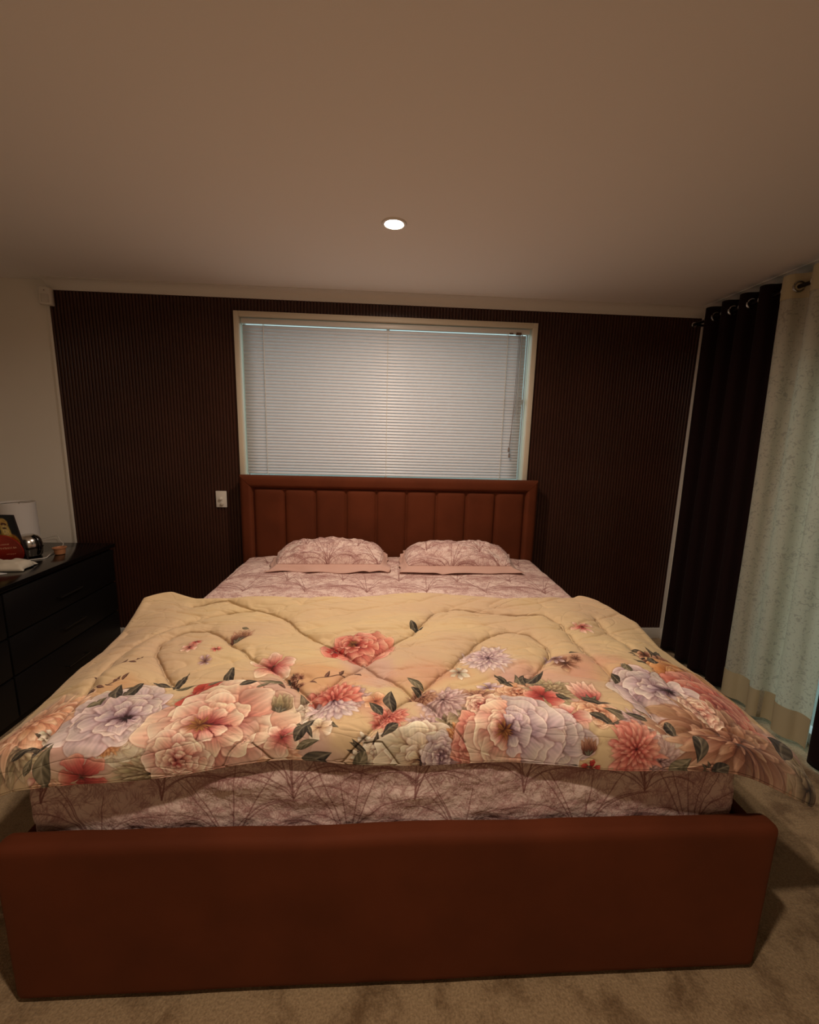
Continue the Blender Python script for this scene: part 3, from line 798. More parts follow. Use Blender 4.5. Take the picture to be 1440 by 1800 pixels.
# ---- printed flowers
class Canvas:
    def __init__(s, S=1050):
        s.S = S; s.W = int((DX1 - DX0) * S); s.H = int((DY1_ - DY0_) * S)
        yy, xx = np.mgrid[0:s.H, 0:s.W] / S
        x = xx + DX0; y = yy + DY0_
        c = np.array([224, 198, 152]) / 255.
        c2 = np.array([214, 184, 150]) / 255.
        k = np.clip(.5 + fbm(x * 4, y * 5, 3, 3) * 1.0, 0, 1)[..., None]
        s.A = (c * (1 - k) + c2 * k).astype(np.float32)
    def win(s, cx, cy, r):
        x0 = max(0, int((cx - r - DX0) * s.S)); x1 = min(s.W, int((cx + r - DX0) * s.S) + 1)
        y0 = max(0, int((cy - r - DY0_) * s.S)); y1 = min(s.H, int((cy + r - DY0_) * s.S) + 1)
        if x1 <= x0 or y1 <= y0: return None
        yy, xx = np.mgrid[y0:y1, x0:x1]
        return (slice(y0, y1), slice(x0, x1)), xx / s.S + DX0, yy / s.S + DY0_
    def put(s, sl, m, col):
        m = m[..., None]; s.A[sl] = s.A[sl] * (1 - m) + col * m
    def blob(s, cx, cy, r, col, a=.6, asp=1.0, seed=0):
        w = s.win(cx, cy, r * 1.5 * max(1, asp))
        if not w: return
        sl, X, Y = w
        d = np.hypot((X - cx) / asp, Y - cy) / r + .55 * fbm(X * 9, Y * 9, seed, 3)
        m = np.clip((1 - d) * 1.6, 0, 1); m = m * m * (3 - 2 * m) * a
        s.put(sl, m, np.array(col) / 255.)
    def petal(s, bx, by, ang, L, Wd, c0, c1, cm=None, sq=1.0, p=.7, tipn=.0, line=.35, seed=0, shade=.30, alpha=1.0, vein=.10, round_=1.0):
        """petal from base (bx,by) along ang; c0 base colour, c1 tip colour; sq squashes in y"""
        w = s.win(bx, by, max(L, Wd) * 1.15)
        if not w: return
        sl, X, Y = w
        dx = X - bx; dy = (Y - by) / sq
        ca, sa = math.cos(ang), math.sin(ang)
        u = (dx * ca + dy * sa) / L; v = (-dx * sa + dy * ca) / (Wd * .5)
        u = u + .05 * np.sin(v * 5 + seed) * (u > .5) + tipn * (1 - v * v)
        uu = np.clip(u, 0, 1)
        hw = np.sin(np.pi * uu ** p) ** round_ * (.88 + .12 * np.sin(uu * 9 + seed)) + .05 * np.sin(uu * 23 + seed * 3 + np.sign(v)) * (uu > .3)
        d = (hw - np.abs(v)) * Wd * .5 * s.S
        m = np.clip(d * .8 + .3, 0, 1) * (u > 0) * (u < 1)
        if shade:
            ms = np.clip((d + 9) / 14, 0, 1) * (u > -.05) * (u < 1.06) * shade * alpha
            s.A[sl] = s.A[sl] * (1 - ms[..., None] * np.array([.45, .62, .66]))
        c0 = np.array(c0) / 255.; c1 = np.array(c1) / 255.
        k = (uu ** 1.0)[..., None]
        if cm is not None:
            cm = np.array(cm) / 255.
            col = np.where(k < .5, c0 + (cm - c0) * k * 2, cm + (c1 - cm) * (k - .5) * 2)
        else: col = c0 + (c1 - c0) * k
        st = np.sin(v * 13 + 3 * np.sin(uu * 3 + seed) + seed) * .5 + np.sin(v * 29 + seed * 2 + 4 * uu) * .5
        col = col * (1 - vein * (st * .5 + .5)[..., None] * (1.1 - k))
        side = (v * math.cos(ang - .9))[..., None]
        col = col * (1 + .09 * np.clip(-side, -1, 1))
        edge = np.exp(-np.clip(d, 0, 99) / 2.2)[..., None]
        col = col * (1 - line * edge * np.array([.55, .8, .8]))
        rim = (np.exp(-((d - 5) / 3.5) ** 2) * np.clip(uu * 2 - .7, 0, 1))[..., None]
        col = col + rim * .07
        s.put(sl, m * alpha, np.clip(col, 0, 1) ** 1.22)
    def leaf(s, bx, by, ang, L, Wd, c0=(92, 88, 70), c1=(140, 128, 104), sq=1.0, seed=0):
        w = s.win(bx, by, L * 1.1)
        if not w: return
        sl, X, Y = w
        dx = X - bx; dy = (Y - by) / sq
        ca, sa = math.cos(ang), math.sin(ang)
        u = (dx * ca + dy * sa) / L; v = (-dx * sa + dy * ca) / (Wd * .5)
        v = v - .35 * np.sin(np.clip(u, 0, 1) * np.pi) * math.sin(seed * 1.7)
        uu = np.clip(u, 0, 1)
        hw = np.sin(np.pi * uu ** .8) * (1 - .35 * uu)
        d = (hw - np.abs(v)) * Wd * .5 * s.S
        m = np.clip(d * .8 + .2, 0, 1) * (u > 0) * (u < 1)
        c0 = np.array(c0) / 255.; c1 = np.array(c1) / 255.
        k = np.clip(.5 + .5 * np.sign(v) * .6 + .3 * np.sin(uu * 26 + abs(v) * 9), 0, 1)[..., None]
        col = c0 + (c1 - c0) * k
        mid = np.exp(-(v / .09) ** 2)[..., None]
        col = col * (1 - mid * .5) + np.array([188, 176, 150]) / 255. * mid * .5
        col = col * (1 - .4 * np.exp(-np.clip(d, 0, 99) / 2)[..., None])
        s.put(sl, m, col)
    def stem(s, pts, wd, col):
        for (ax, ay), (bx, by) in zip(pts[:-1], pts[1:]):
            L = math.hypot(bx - ax, by - ay)
            w = s.win((ax + bx) / 2, (ay + by) / 2, L / 2 + .01)
            if not w: continue
            sl, X, Y = w
            t = np.clip(((X - ax) * (bx - ax) + (Y - ay) * (by - ay)) / (L * L + 1e-9), 0, 1)
            d = np.hypot(X - ax - t * (bx - ax), Y - ay - t * (by - ay))
            s.put(sl, np.clip((wd - d) * s.S, 0, 1), np.array(col) / 255.)

PAL = {   # base (centre), mid, tip
 'lilac': ((122, 88, 104), (212, 188, 194), (242, 228, 216)),
 'pink': ((176, 58, 62), (236, 176, 158), (250, 234, 208)),
 'coral': ((148, 40, 42), (212, 112, 100), (242, 196, 172)),
 'crimson': ((120, 26, 30), (176, 48, 44), (214, 104, 86)),
 'cream': ((196, 160, 120), (240, 220, 190), (250, 240, 218)),
 'orange': ((160, 84, 40), (214, 146, 88), (240, 200, 150)),
 'brown': ((96, 58, 44), (164, 116, 92), (222, 190, 160)),
 'tanlilac': ((120, 84, 84), (188, 158, 156), (232, 212, 204)),
 'white': ((150, 140, 118), (226, 216, 192), (248, 240, 220)),
 'olive': ((96, 84, 62), (168, 152, 118), (214, 200, 166)),
 'peach': ((190, 104, 80), (232, 176, 140), (248, 220, 190)),
}
def jit(c, r, a=10):
    d = r.uniform(-a, a); return tuple(min(255, max(0, v + d + r.uniform(-3, 3))) for v in c)
def peony(cv, x, y, rx, ry, pal, seed, centre='dark', pal2=None, tilt=0.0):
    X0, Y0 = x, y
    r = random.Random(seed); sq = ry / rx
    cv.blob(x, y, rx * 1.05, PAL[pal][2], .35, 1.1, seed)
    for ring, (n_, rad, wf) in enumerate(((9, 1.08, .80), (8, .88, .84), (7, .68, .86), (7, .48, .86), (5, .32, .8))):
        for k in range(n_):
            a = 2 * math.pi * (k + .5 * (ring % 2)) / n_ + r.uniform(-.34, .34) + tilt
            pl = PAL[pal2] if (pal2 and math.cos(a) > .1) else PAL[pal]
            L = rx * rad * r.uniform(.78, 1.12)
            off = .05 * rx; ex_ = (1 - rad) * .30 * rx * math.cos(seed * 1.3); ey_ = (1 - rad) * .30 * ry * math.sin(seed * 1.3)
            cv.petal(x + ex_ + math.cos(a) * off, y + ey_ + math.sin(a) * off * sq, a, L, L * wf * r.uniform(.85, 1.2),
                     jit(pl[0], r), jit(pl[2], r), jit(pl[1], r, 14), sq, p=1.5 + r.uniform(0, .5), seed=r.uniform(0, 9),
                     tipn=r.choice((0, .05, .10)), shade=.38, vein=.24, line=.22, round_=.72)
    x += .27 * rx * math.cos(seed * 1.3); y += .27 * ry * math.sin(seed * 1.3)
    if centre == 'dark':
        for k in range(26):
            a = r.uniform(0, 6.28); cv.petal(x, y, a, rx * r.uniform(.08, .2), rx * .035, (50, 30, 36), (96, 66, 70), None, sq, shade=0, seed=k)
    elif centre == 'gold':
        for k in range(34):
            a = r.uniform(0, 6.28); cv.petal(x, y, a, rx * r.uniform(.1, .24), rx * .04, (150, 96, 50), (226, 186, 120), None, sq, shade=.2, seed=k)
    else:
        for k in range(9):
            a = r.uniform(0, 6.28); pl = PAL[pal]
            cv.petal(x + r.uniform(-.08, .08) * rx, y + r.uniform(-.08, .08) * ry, a, rx * r.uniform(.16, .28), rx * .2, jit(pl[0], r), jit(pl[2], r), pl[1], sq, seed=k, shade=.4)
def dahlia(cv, x, y, rx, ry, pal, seed, pal2=None, rings=((20, 1.0), (18, .8), (15, .6), (11, .4), (7, .22)), wf=.24, tilt=0.):
    r = random.Random(seed); sq = ry / rx
    cv.blob(x, y, rx, PAL[pal][2], .4, 1.1, seed)
    for ring, (n_, rad) in enumerate(rings):
        for k in range(n_):
            a = 2 * math.pi * (k + .5 * (ring % 2)) / n_ + r.uniform(-.1, .1)
            pl = PAL[pal2] if (pal2 and math.sin(a) < -.1) else PAL[pal]
            L = rx * rad * r.uniform(.82, 1.1)
            cv.petal(x, y, a, L, L * wf * r.uniform(.8, 1.25) + .004, jit(pl[0], r), jit(pl[2], r, 14), jit(pl[1], r, 14), sq, p=1.35, seed=r.uniform(0, 9), shade=.22, vein=.16, line=.2)
def open_flower(cv, x, y, rx, ry, pal, seed, n=5, wf=.8, dark=True):
    r = random.Random(seed); sq = ry / rx
    a0 = r.uniform(0, 6)
    for k in range(n):
        a = a0 + 2 * math.pi * k / n + r.uniform(-.15, .15); pl = PAL[pal]
        L = rx * r.uniform(.85, 1.1)
        cv.petal(x, y, a, L, L * wf, jit(pl[0], r), jit(pl[2], r), jit(pl[1], r), sq, p=1.6, seed=r.uniform(0, 9), shade=.25, vein=.16, line=.18, round_=.75, tipn=.05)
    for k in range(10):
        a = r.uniform(0, 6.28); cv.petal(x, y, a, rx * r.uniform(.1, .26), rx * .05, (90, 50, 40) if dark else (190, 150, 90), (190, 150, 110), None, sq, shade=0, seed=k)
def cluster(cv, x, y, rx, ry, pal, seed, n=7, fr=.34):
    r = random.Random(seed)
    for k in range(n + 3):
        a = r.uniform(0, 6.28); cv.leaf(x + rx * .3 * math.cos(a), y + ry * .3 * math.sin(a), a, rx * .8, rx * .28, (58, 48, 38), (104, 90, 70), seed=k)
    for k in range(n):
        a = r.uniform(0, 6.28); q = math.sqrt(r.random()) * .72
        open_flower(cv, x + rx * q * math.cos(a), y + ry * q * math.sin(a), rx * fr, rx * fr * .95, pal, seed * 31 + k, 5, .72)
def bud(cv, x, y, rx, ry, pal, seed):
    r = random.Random(seed); sq = ry / rx
    for a in (1.57, 1.05, 2.1, 1.35, 1.8):
        pl = PAL[pal]; cv.petal(x, y - ry * .8, a, rx * 1.8, rx * 1.0, jit(pl[0], r), jit(pl[2], r), jit(pl[1], r), sq, p=.75, seed=a * 3, shade=.3, vein=.2)
    for a in (.9, 2.2, 1.57): cv.leaf(x, y - ry * .9, a, rx * .9, rx * .4, seed=a)

FLOWERS = __import__('json').loads('''[["leaf", -0.743, -1.847, 1.965, 0.096, "dark", 1, 0.42], ["leaf", -0.734, -1.832, 1.441, 0.093, "dark", 2, 0.42], ["leaf", -0.804, -1.877, 0.97, 0.065, "mid", 3, 0.42], ["leaf", -0.626, -1.771, 2.75, 0.081, "dark", 4, 0.42], ["leaf", -0.614, -1.786, 1.539, 0.093, "dark", 5, 0.42], ["leaf", -0.606, -1.795, 0.514, 0.071, "mid", 6, 0.42], ["leaf", -0.516, -1.79, 0.762, 0.059, "mid", 7, 0.42], ["leaf", -0.464, -1.773, 1.694, 0.09, "dark", 8, 0.42], ["leaf", -0.423, -1.797, 0.588, 0.072, "dark", 9, 0.42], ["leaf", -0.868, -2.045, 0.704, 0.052, "dark", 3, 0.42], ["leaf", -0.834, -2.087, 1.275, 0.048, "mid", 2, 0.42], ["leaf", -0.792, -2.12, 1.535, 0.112, "mid", 8, 0.42], ["leaf", -0.816, -2.026, 0.722, 0.033, "dark", 4, 0.42], ["leaf", 0.029, -1.891, 1.61, 0.076, "dark", 1, 0.6], ["leaf", 0.0, -1.915, 2.274, 0.06, "dark", 2, 0.6], ["leaf", 0.043, -1.958, -2.521, 0.052, "dark", 3, 0.6], ["leaf", -0.222, -2.0, 0.906, 0.076, "dark", 1, 0.55], ["leaf", -0.212, -2.076, 0.473, 0.097, "dark", 4, 0.6], ["leaf", -0.218, -2.02, 0.307, 0.063, "mid", 5, 0.4], ["leaf", -0.256, -2.084, 0.473, 0.048, "dark", 6, 0.7], ["leaf", -0.211, -1.962, 2.207, 0.029, "mid", 7, 0.42], ["leaf", -0.194, -1.962, -1.096, 0.039, "dark", 2, 0.42], ["leaf", -0.296, -1.776, 2.976, 0.079, "mid", 3, 0.42], ["leaf", 0.126, -1.781, 2.492, 0.063, "mid", 4, 0.5], ["leaf", 0.12, -1.796, 2.726, 0.037, "dark", 5, 0.7], ["leaf", 0.354, -1.74, -0.876, 0.078, "dark", 6, 0.25], ["leaf", 0.394, -1.814, 2.223, 0.069, "dark", 2, 0.3], ["leaf", 0.435, -1.797, 1.307, 0.065, "dark", 1, 0.5], ["leaf", 0.441, -1.794, 0.761, 0.115, "dark", 2, 0.4], ["leaf", 0.451, -1.8, -0.136, 0.051, "mid", 3, 0.3], ["leaf", 0.505, -1.859, -0.559, 0.047, "dark", 3, 0.5], ["leaf", 0.57, -1.884, -0.306, 0.083, "dark", 4, 0.35], ["leaf", 0.566, -1.944, -0.659, 0.078, "dark", 5, 0.45], ["leaf", 0.716, -1.971, 2.601, 0.058, "dark", 6, 0.6], ["leaf", 0.775, -1.958, -1.534, 0.054, "dark", 7, 0.5], ["leaf", 0.812, -2.017, -1.702, 0.077, "dark", 8, 0.55], ["leaf", 0.928, -1.673, 2.658, 0.067, "dark", 1, 0.35], ["leaf", 0.942, -1.66, 1.276, 0.083, "dark", 2, 0.5], ["leaf", 1.04, -1.603, -1.219, 0.064, "dark", 3, 0.3], ["leaf", 0.756, -1.764, 1.744, 0.041, "dark", 4, 0.6], ["leaf", 0.809, -1.732, 1.409, 0.05, "mid", 5, 0.8], ["leaf", 0.878, -2.102, -2.506, 0.052, "dark", 6, 0.9], ["leaf", 1.194, -1.906, -2.342, 0.243, "dark", 7, 0.6], ["leaf", 0.521, -2.094, 2.702, 0.038, "dark", 1, 0.8], ["leaf", 0.528, -2.094, -0.264, 0.038, "dark", 2, 0.8], ["leaf", 0.137, -1.402, 1.992, 0.064, "dark", 1, 0.6], ["leaf", 0.137, -1.402, 0.825, 0.035, "dark", 2, 0.5], ["leaf", -0.55, -1.387, -0.312, 0.033, "mid", 4, 0.5], ["leaf", -0.043, -2.024, -2.093, 0.084, "mid", 5, 0.5], ["leaf", -0.37, -1.809, 0.893, 0.059, "mid", 6, 0.3], ["leaf", 0.737, -2.108, 0.538, 0.061, "mid", 7, 0.8], ["leaf", 0.654, -1.613, 0.154, 0.046, "dark", 5, 0.5], ["small", -0.674, -1.553, 0.036, 0.042, "pink", 1], ["small", -0.578, -1.566, 0.022, 0.025, "coral", 2], ["small", -0.59, -1.631, 0.025, 0.027, "tanlilac", 3], ["small", -0.667, -1.516, 0.021, 0.024, "coral", 9], ["bud", -0.534, -1.45, 0.043, 0.05, "brown", 4], ["twig", -0.931, -1.692, 0.1, 0.06, "x", 3], ["twig", -0.902, -1.803, 0.09, 0.05, "x", 5], ["twig", -0.357, -1.798, 0.22, 0.07, "x", 6], ["cluster", -0.264, -1.758, 0.036, 0.036, "brown", 61], ["dahlia", -0.917, -1.905, 0.157, 0.158, "peach", 7], ["cluster", -0.805, -1.988, 0.055, 0.062, "white", 8], ["dahlia", -0.6, -1.932, 0.074, 0.077, "orange", 10], ["peony", -0.643, -2.011, 0.068, 0.057, "cream", 11, "none"], ["dahlia", -0.661, -2.011, 0.042, 0.04, "orange", 12], ["dahlia", -0.561, -2.085, 0.092, 0.054, "olive", 13], ["peony", -0.699, -1.902, 0.133, 0.131, "lilac", 14, "dark"], ["open", -0.71, -2.093, 0.067, 0.058, "coral", 15], ["peony", -0.465, -1.836, 0.093, 0.076, "crimson", 16, "none"], ["peony", -0.422, -1.949, 0.179, 0.166, "pink", 17, "gold"], ["peony", -0.498, -2.043, 0.074, 0.063, "pink", 18, "none"], ["open", -0.3, -2.078, 0.057, 0.048, "peach", 19], ["open", -0.358, -1.665, 0.085, 0.086, "pink", 20], ["peony", -0.091, -1.544, 0.118, 0.1, "coral", 21, "gold"], ["small", -0.167, -1.568, 0.041, 0.042, "crimson", 22], ["bud", -0.283, -1.865, 0.034, 0.039, "olive", 23], ["dahlia", -0.138, -1.857, 0.087, 0.099, "coral", 24, "lilac"], ["open", -0.255, -1.987, 0.05, 0.056, "pink", 25], ["open", -0.163, -1.969, 0.046, 0.041, "cream", 26], ["open", -0.019, -1.864, 0.042, 0.041, "peach", 63], ["dahlia", 0.019, -1.93, 0.057, 0.045, "coral", 27], ["cluster", -0.026, -2.04, 0.061, 0.07, "white", 28], ["dahlia", 0.173, -1.862, 0.088, 0.081, "tanlilac", 29], ["dahlia", 0.122, -1.825, 0.048, 0.045, "brown", 30], ["dahlia", 0.36, -1.638, 0.097, 0.089, "lilac", 31], ["small", 0.244, -1.719, 0.039, 0.042, "white", 32], ["small", 0.325, -1.799, 0.046, 0.025, "lilac", 64], ["peony", 0.094, -2.037, 0.102, 0.088, "cream", 33, "dark"], ["dahlia", 0.201, -1.998, 0.041, 0.047, "orange", 34], ["peony", 0.157, -2.057, 0.062, 0.071, "lilac", 35, "none"], ["peony", 0.256, -2.01, 0.079, 0.09, "coral", 36, "none"], ["peony", 0.29, -1.908, 0.062, 0.061, "pink", 65, "none"], ["open", 0.463, -1.866, 0.065, 0.056, "coral", 37], ["open", 0.506, -1.953, 0.065, 0.062, "pink", 38], ["bud", 0.597, -1.852, 0.049, 0.056, "pink", 39], ["peony", 0.438, -2.024, 0.107, 0.097, "lilac", 40, "none"], ["peony", 0.355, -1.99, 0.126, 0.128, "pink", 41, "gold", "lilac"], ["bud", 0.54, -2.036, 0.022, 0.025, "brown", 42], ["small", 0.61, -1.688, 0.051, 0.059, "brown", 43], ["small", 0.588, -1.651, 0.037, 0.043, "tanlilac", 44], ["small", 0.658, -1.659, 0.027, 0.031, "brown", 45], ["small", 0.81, -1.381, 0.052, 0.06, "pink", 46], ["dahlia", 0.714, -2.083, 0.067, 0.058, "tanlilac", 47], ["dahlia", 0.656, -2.049, 0.074, 0.085, "coral", 48], ["cluster", 0.745, -1.837, 0.055, 0.063, "tanlilac", 49], ["dahlia", 0.795, -1.936, 0.082, 0.049, "brown", 50], ["cluster", 0.987, -1.616, 0.099, 0.08, "brown", 62], ["peony", 1.037, -1.73, 0.133, 0.142, "orange", 51, "none"], ["peony", 1.017, -1.84, 0.149, 0.17, "coral", 52, "none"], ["peony", 0.836, -1.821, 0.137, 0.141, "lilac", 53, "dark"], ["dahlia", 0.927, -2.028, 0.234, 0.225, "brown", 54], ["cluster", 0.841, -2.128, 0.043, 0.032, "brown", 55], ["peony", 0.923, -1.892, 0.056, 0.065, "pink", 56, "none"], ["small", -0.8, -2.096, 0.029, 0.031, "pink", 57], ["peony", -0.791, -2.128, 0.039, 0.034, "peach", 58, "none"], ["small", 0.549, -2.094, 0.029, 0.024, "crimson", 59], ["open", -0.356, -2.09, 0.041, 0.032, "cream", 60]]''')
cv = Canvas()
# soft watercolour washes under the border of flowers
wr_ = random.Random(4)
for k in range(60):
    x = wr_.uniform(-1.15, 1.25); y = wr_.uniform(-2.1, -1.72) + .05 * wr_.random()
    cv.blob(x, y, wr_.uniform(.06, .13), wr_.choice(((216, 164, 118), (226, 180, 150), (212, 172, 164), (226, 196, 146), (216, 160, 134))), .62, wr_.uniform(1, 1.7), k)
for k in range(24):
    x = -1.12 + 2.34 * (k + .5) / 24 + wr_.uniform(-.03, .03); y = wr_.choice((-1.86, -1.93, -2.0, -2.04)) + wr_.uniform(-.02, .02)
    q = wr_.uniform(.055, .085)
    if k % 3 == 0:
        for j in range(4): cv.leaf(x, y, wr_.uniform(0, 6.28), q * 1.5, q * .6, (76, 68, 52), (134, 122, 96), seed=j)
    if k % 2: peony(cv, x, y, q, q * .9, wr_.choice(('cream', 'olive', 'peach', 'white')), 900 + k, 'none')
    else: dahlia(cv, x, y, q, q * .9, wr_.choice(('olive', 'brown', 'tanlilac', 'peach')), 900 + k)
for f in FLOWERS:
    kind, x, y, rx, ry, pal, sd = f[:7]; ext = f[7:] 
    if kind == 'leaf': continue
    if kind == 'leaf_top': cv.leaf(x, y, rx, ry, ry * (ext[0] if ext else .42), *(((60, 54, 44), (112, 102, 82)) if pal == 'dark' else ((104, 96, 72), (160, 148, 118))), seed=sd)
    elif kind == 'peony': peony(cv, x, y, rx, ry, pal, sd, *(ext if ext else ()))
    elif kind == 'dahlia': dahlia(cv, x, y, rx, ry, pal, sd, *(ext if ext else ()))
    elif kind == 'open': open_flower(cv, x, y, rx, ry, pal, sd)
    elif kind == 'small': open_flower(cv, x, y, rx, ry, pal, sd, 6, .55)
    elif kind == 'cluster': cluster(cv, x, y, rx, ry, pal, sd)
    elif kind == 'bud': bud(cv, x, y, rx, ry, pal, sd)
    elif kind == 'wash': cv.blob(x, y, rx, PAL[pal][1], .6, ry, sd)
    elif kind == 'twig':
        r = random.Random(sd); px, py = x, y; pts = [(px, py)]
        for k in range(6):
            px += rx * .2; py += ry * .2 + r.uniform(-.004, .004); pts.append((px, py))
            cv.leaf(px, py, math.atan2(ry, rx) + r.choice((-.8, .8)), .030, .014, (84, 50, 40), (150, 104, 84), seed=k)
        cv.stem(pts, .0016, (96, 66, 52))
for f in FLOWERS:
    if f[0] == 'leaf':
        kind, x, y, ang, L_f, tone, sd, wr_f = f
        L_f = min(L_f, .125); cv.leaf(x, y, ang, L_f, L_f * wr_f, *(((50, 44, 38), (104, 94, 76)) if tone == 'dark' else ((92, 84, 62), (152, 140, 112))), seed=sd)
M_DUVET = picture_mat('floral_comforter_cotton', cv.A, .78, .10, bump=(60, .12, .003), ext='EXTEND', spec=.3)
# stitched channels and fine creases as a height map in the same cloth coordinates
yy_, xx_ = np.mgrid[0:cv.H, 0:cv.W] / cv.S
xx_ = xx_ + DX0; yy_ = yy_ + DY0_
dm_ = np.full(xx_.shape, 9.0)
for pl in STITCH: dm_ = np.minimum(dm_, seg_dist(xx_, yy_, pl))
cr1 = np.abs(fbm(xx_ * 3.0 + yy_ * 2, yy_ * 11 - xx_ * 3.0, 101, 2)); cr2 = np.abs(fbm(xx_ * 7 - yy_ * 3, yy_ * 24 + xx_ * 5, 103, 2))
hm = .62 - .42 * np.exp(-(dm_ / .0035) ** 2) - .22 * np.exp(-dm_ / .014)
hm += np.exp(-dm_ / .05) * .25 * fbm(xx_ * 45 + yy_ * 20, yy_ * 30 - xx_ * 12, 107, 2)
hm -= .16 * np.exp(-cr1 / .02) + .10 * np.exp(-cr2 / .035)
hi = bpy.data.images.new('comforter_relief', cv.W, cv.H, float_buffer=True); hi.colorspace_settings.name = 'Non-Color'
px_ = np.ones((cv.H, cv.W, 4), dtype=np.float32); px_[..., :3] = np.clip(hm, 0, 1)[..., None]
hi.pixels.foreach_set(px_.ravel()); hi.update(); hi.pack()
N_ = M_DUVET.node_tree.nodes; L_ = M_DUVET.node_tree.links
ht = N_.new('ShaderNodeTexImage'); ht.image = hi; ht.extension = 'EXTEND'
hb = N_.new('ShaderNodeBump'); hb.inputs['Strength'].default_value = 1.0; hb.inputs['Distance'].default_value = .012
old = N_['Principled BSDF'].inputs['Normal'].links[0].from_socket
L_.new(ht.outputs['Color'], hb.inputs['Height']); L_.new(old, hb.inputs['Normal'])
L_.new(hb.outputs['Normal'], N_['Principled BSDF'].inputs['Normal'])
nt_ = Ft.shape[0]
me = bpy.data.meshes.new('comforter')
VV = np.concatenate([Vt, Vb]); FF = np.concatenate([Ft, Fb])
me.vertices.add(len(VV)); me.vertices.foreach_set('co', VV.astype(np.float32).ravel())
me.loops.add(FF.size); me.loops.foreach_set('vertex_index', FF.astype(np.int32).ravel())
me.polygons.add(len(FF)); me.polygons.foreach_set('loop_start', np.arange(0, FF.size, 4, dtype=np.int32))
me.update(calc_edges=True); me.validate()
lay = me.uv_layers.new(name='UVMap'); UV2 = np.concatenate([uvt, uvt])
idx = np.empty(len(me.loops), dtype=np.int32); me.loops.foreach_get('vertex_index', idx)
lay.data.foreach_set('uv', UV2[idx].astype(np.float32).ravel())
me.materials.append(M_DUVET)
me.polygons.foreach_set('use_smooth', [True] * len(me.polygons))
bm = bmesh.new(); bm.from_mesh(me); bmesh.ops.remove_doubles(bm, verts=bm.verts, dist=.00005)
bmesh.ops.recalc_face_normals(bm, faces=bm.faces); bm.to_mesh(me); bm.free()
co = bpy.data.objects.new('comforter', me); link(co)
tag(co, 'cream quilted comforter printed with large pink flowers, spread over the foot half of the bed', 'comforter')

# ================================================================== dresser and what stands on it
DZ = .745; DXF = -1.805; DXB = -2.375; DYE = -.125; DYN = -1.80
dr = thing('dresser', 'long black glossy chest of drawers along the left side of the bed', 'dresser', (-2.09, -.96, 0))
def dbox(name, x0, x1, y0, y1, z0, z1, m_, bevel=.003, parent=None):
    par = parent or dr
    return MB().box(x0 + 2.09, x1 + 2.09, y0 + .96, y1 + .96, z0, z1).build(name, m_, par, bevel=bevel)
dbox('carcass', DXB + .01, DXF - .022, DYN + .01, DYE - .01, .05, DZ - .027, M_BLACKM)
dbox('top', DXB, DXF + .008, DYN, DYE, DZ - .026, DZ, M_BLACK, .003)
dbox('plinth', DXB + .02, DXF - .05, DYN + .02, DYE - .02, 0, .049, M_BLACKM)
rows = ((.49, .705), (.285, .480), (.065, .275)); cols = ((DYE - .015, -.955), (-.965, DYN + .015))
for (ya, yb) in cols:
    for (za, zb_), hz in zip(rows, (.572, .385, .158)):
        d_ = dbox('drawer', DXF - .020, DXF, yb, ya, za, zb_, M_BLACKM, .003)
        yc = (ya + yb) / 2 - .02
        h = MB()
        h.tube([(DXF + 2.09 + .028, yc - .085 + .96, hz), (DXF + 2.09 + .028, yc + .085 + .96, hz)], .0045, 10)
        for s_ in (-.078, .078):
            h.tube([(DXF + 2.09 - .001, yc + s_ + .96, hz), (DXF + 2.09 + .028, yc + s_ + .96, hz)], .0035, 8)
        h.build('handle', mat('dull_steel', (.13, .12, .11, 1), .35, metal=1.0), d_, smooth=True)

lamp = thing('table_lamp', 'small table lamp with a plain white drum shade on the black dresser', 'lamp', (-2.222, -.325, DZ))
MB().lathe([(.055, 0), (.055, .008), (.012, .014), (.009, .03), (.009, .19), (.012, .20)], n=32).build('base', M_WPLASTIC, lamp, smooth=True)
sh = MB().lathe([(.094, .088), (.091, .300), (.089, .300), (.092, .088)], n=48, cap=False)
sh.F += [(k, (k + 1) % 48, 3 * 48 + (k + 1) % 48, 3 * 48 + k) for k in range(48)]
sh.build('shade', translucent('lamp_shade_linen', (.92, .88, .84, 1), .3, .8), lamp, smooth=True)
rg = MB(); rg.tube([(.088 * math.cos(a * .2618), .088 * math.sin(a * .2618), .288) for a in range(24)], .002, 6, True)
for a in (0, 2.09, 4.19): rg.tube([(.012 * math.cos(a), .012 * math.sin(a), .20), (.088 * math.cos(a), .088 * math.sin(a), .288)], .0015, 6)
rg.build('shade_carrier', M_CHROME, lamp, smooth=True)

def book_picture():
    H, W_ = 220, 150
    yy, xx = np.mgrid[0:H, 0:W_] / 150.; A = np.ones((H, W_, 3)) * np.array([14, 14, 24]) / 255.
    def ell(cx, cy, rx, ry, c, soft=.25):
        d = np.hypot((xx - cx) / rx, (yy - cy) / ry); m_ = np.clip((1 - d) / soft, 0, 1)[..., None]
        A[:] = A * (1 - m_) + np.array(c) / 255. * m_
    ell(.38, .55, .28, .42, (150, 120, 50)); ell(.74, .62, .26, .30, (190, 130, 50)); ell(.58, .95, .20, .42, (214, 186, 96))
    ell(.58, 1.22, .19, .17, (206, 170, 90)); ell(.58, 1.18, .11, .05, (90, 40, 20)); ell(.58, .98, .13, .22, (230, 210, 140))
    ell(.70, .48, .08, .30, (224, 196, 130)); ell(.57, 1.06, .10, .03, (60, 20, 10), .5)
    A *= (1 + .25 * vnoise(xx * 30, yy * 30, 3))[..., None]
    return A
bk = thing('book', 'upright book with a bearded figure and red circle at its foot, leaning on the dresser', 'book', (-2.078, -.555, DZ), rotz=-.02)
bkr = math.radians(-12)
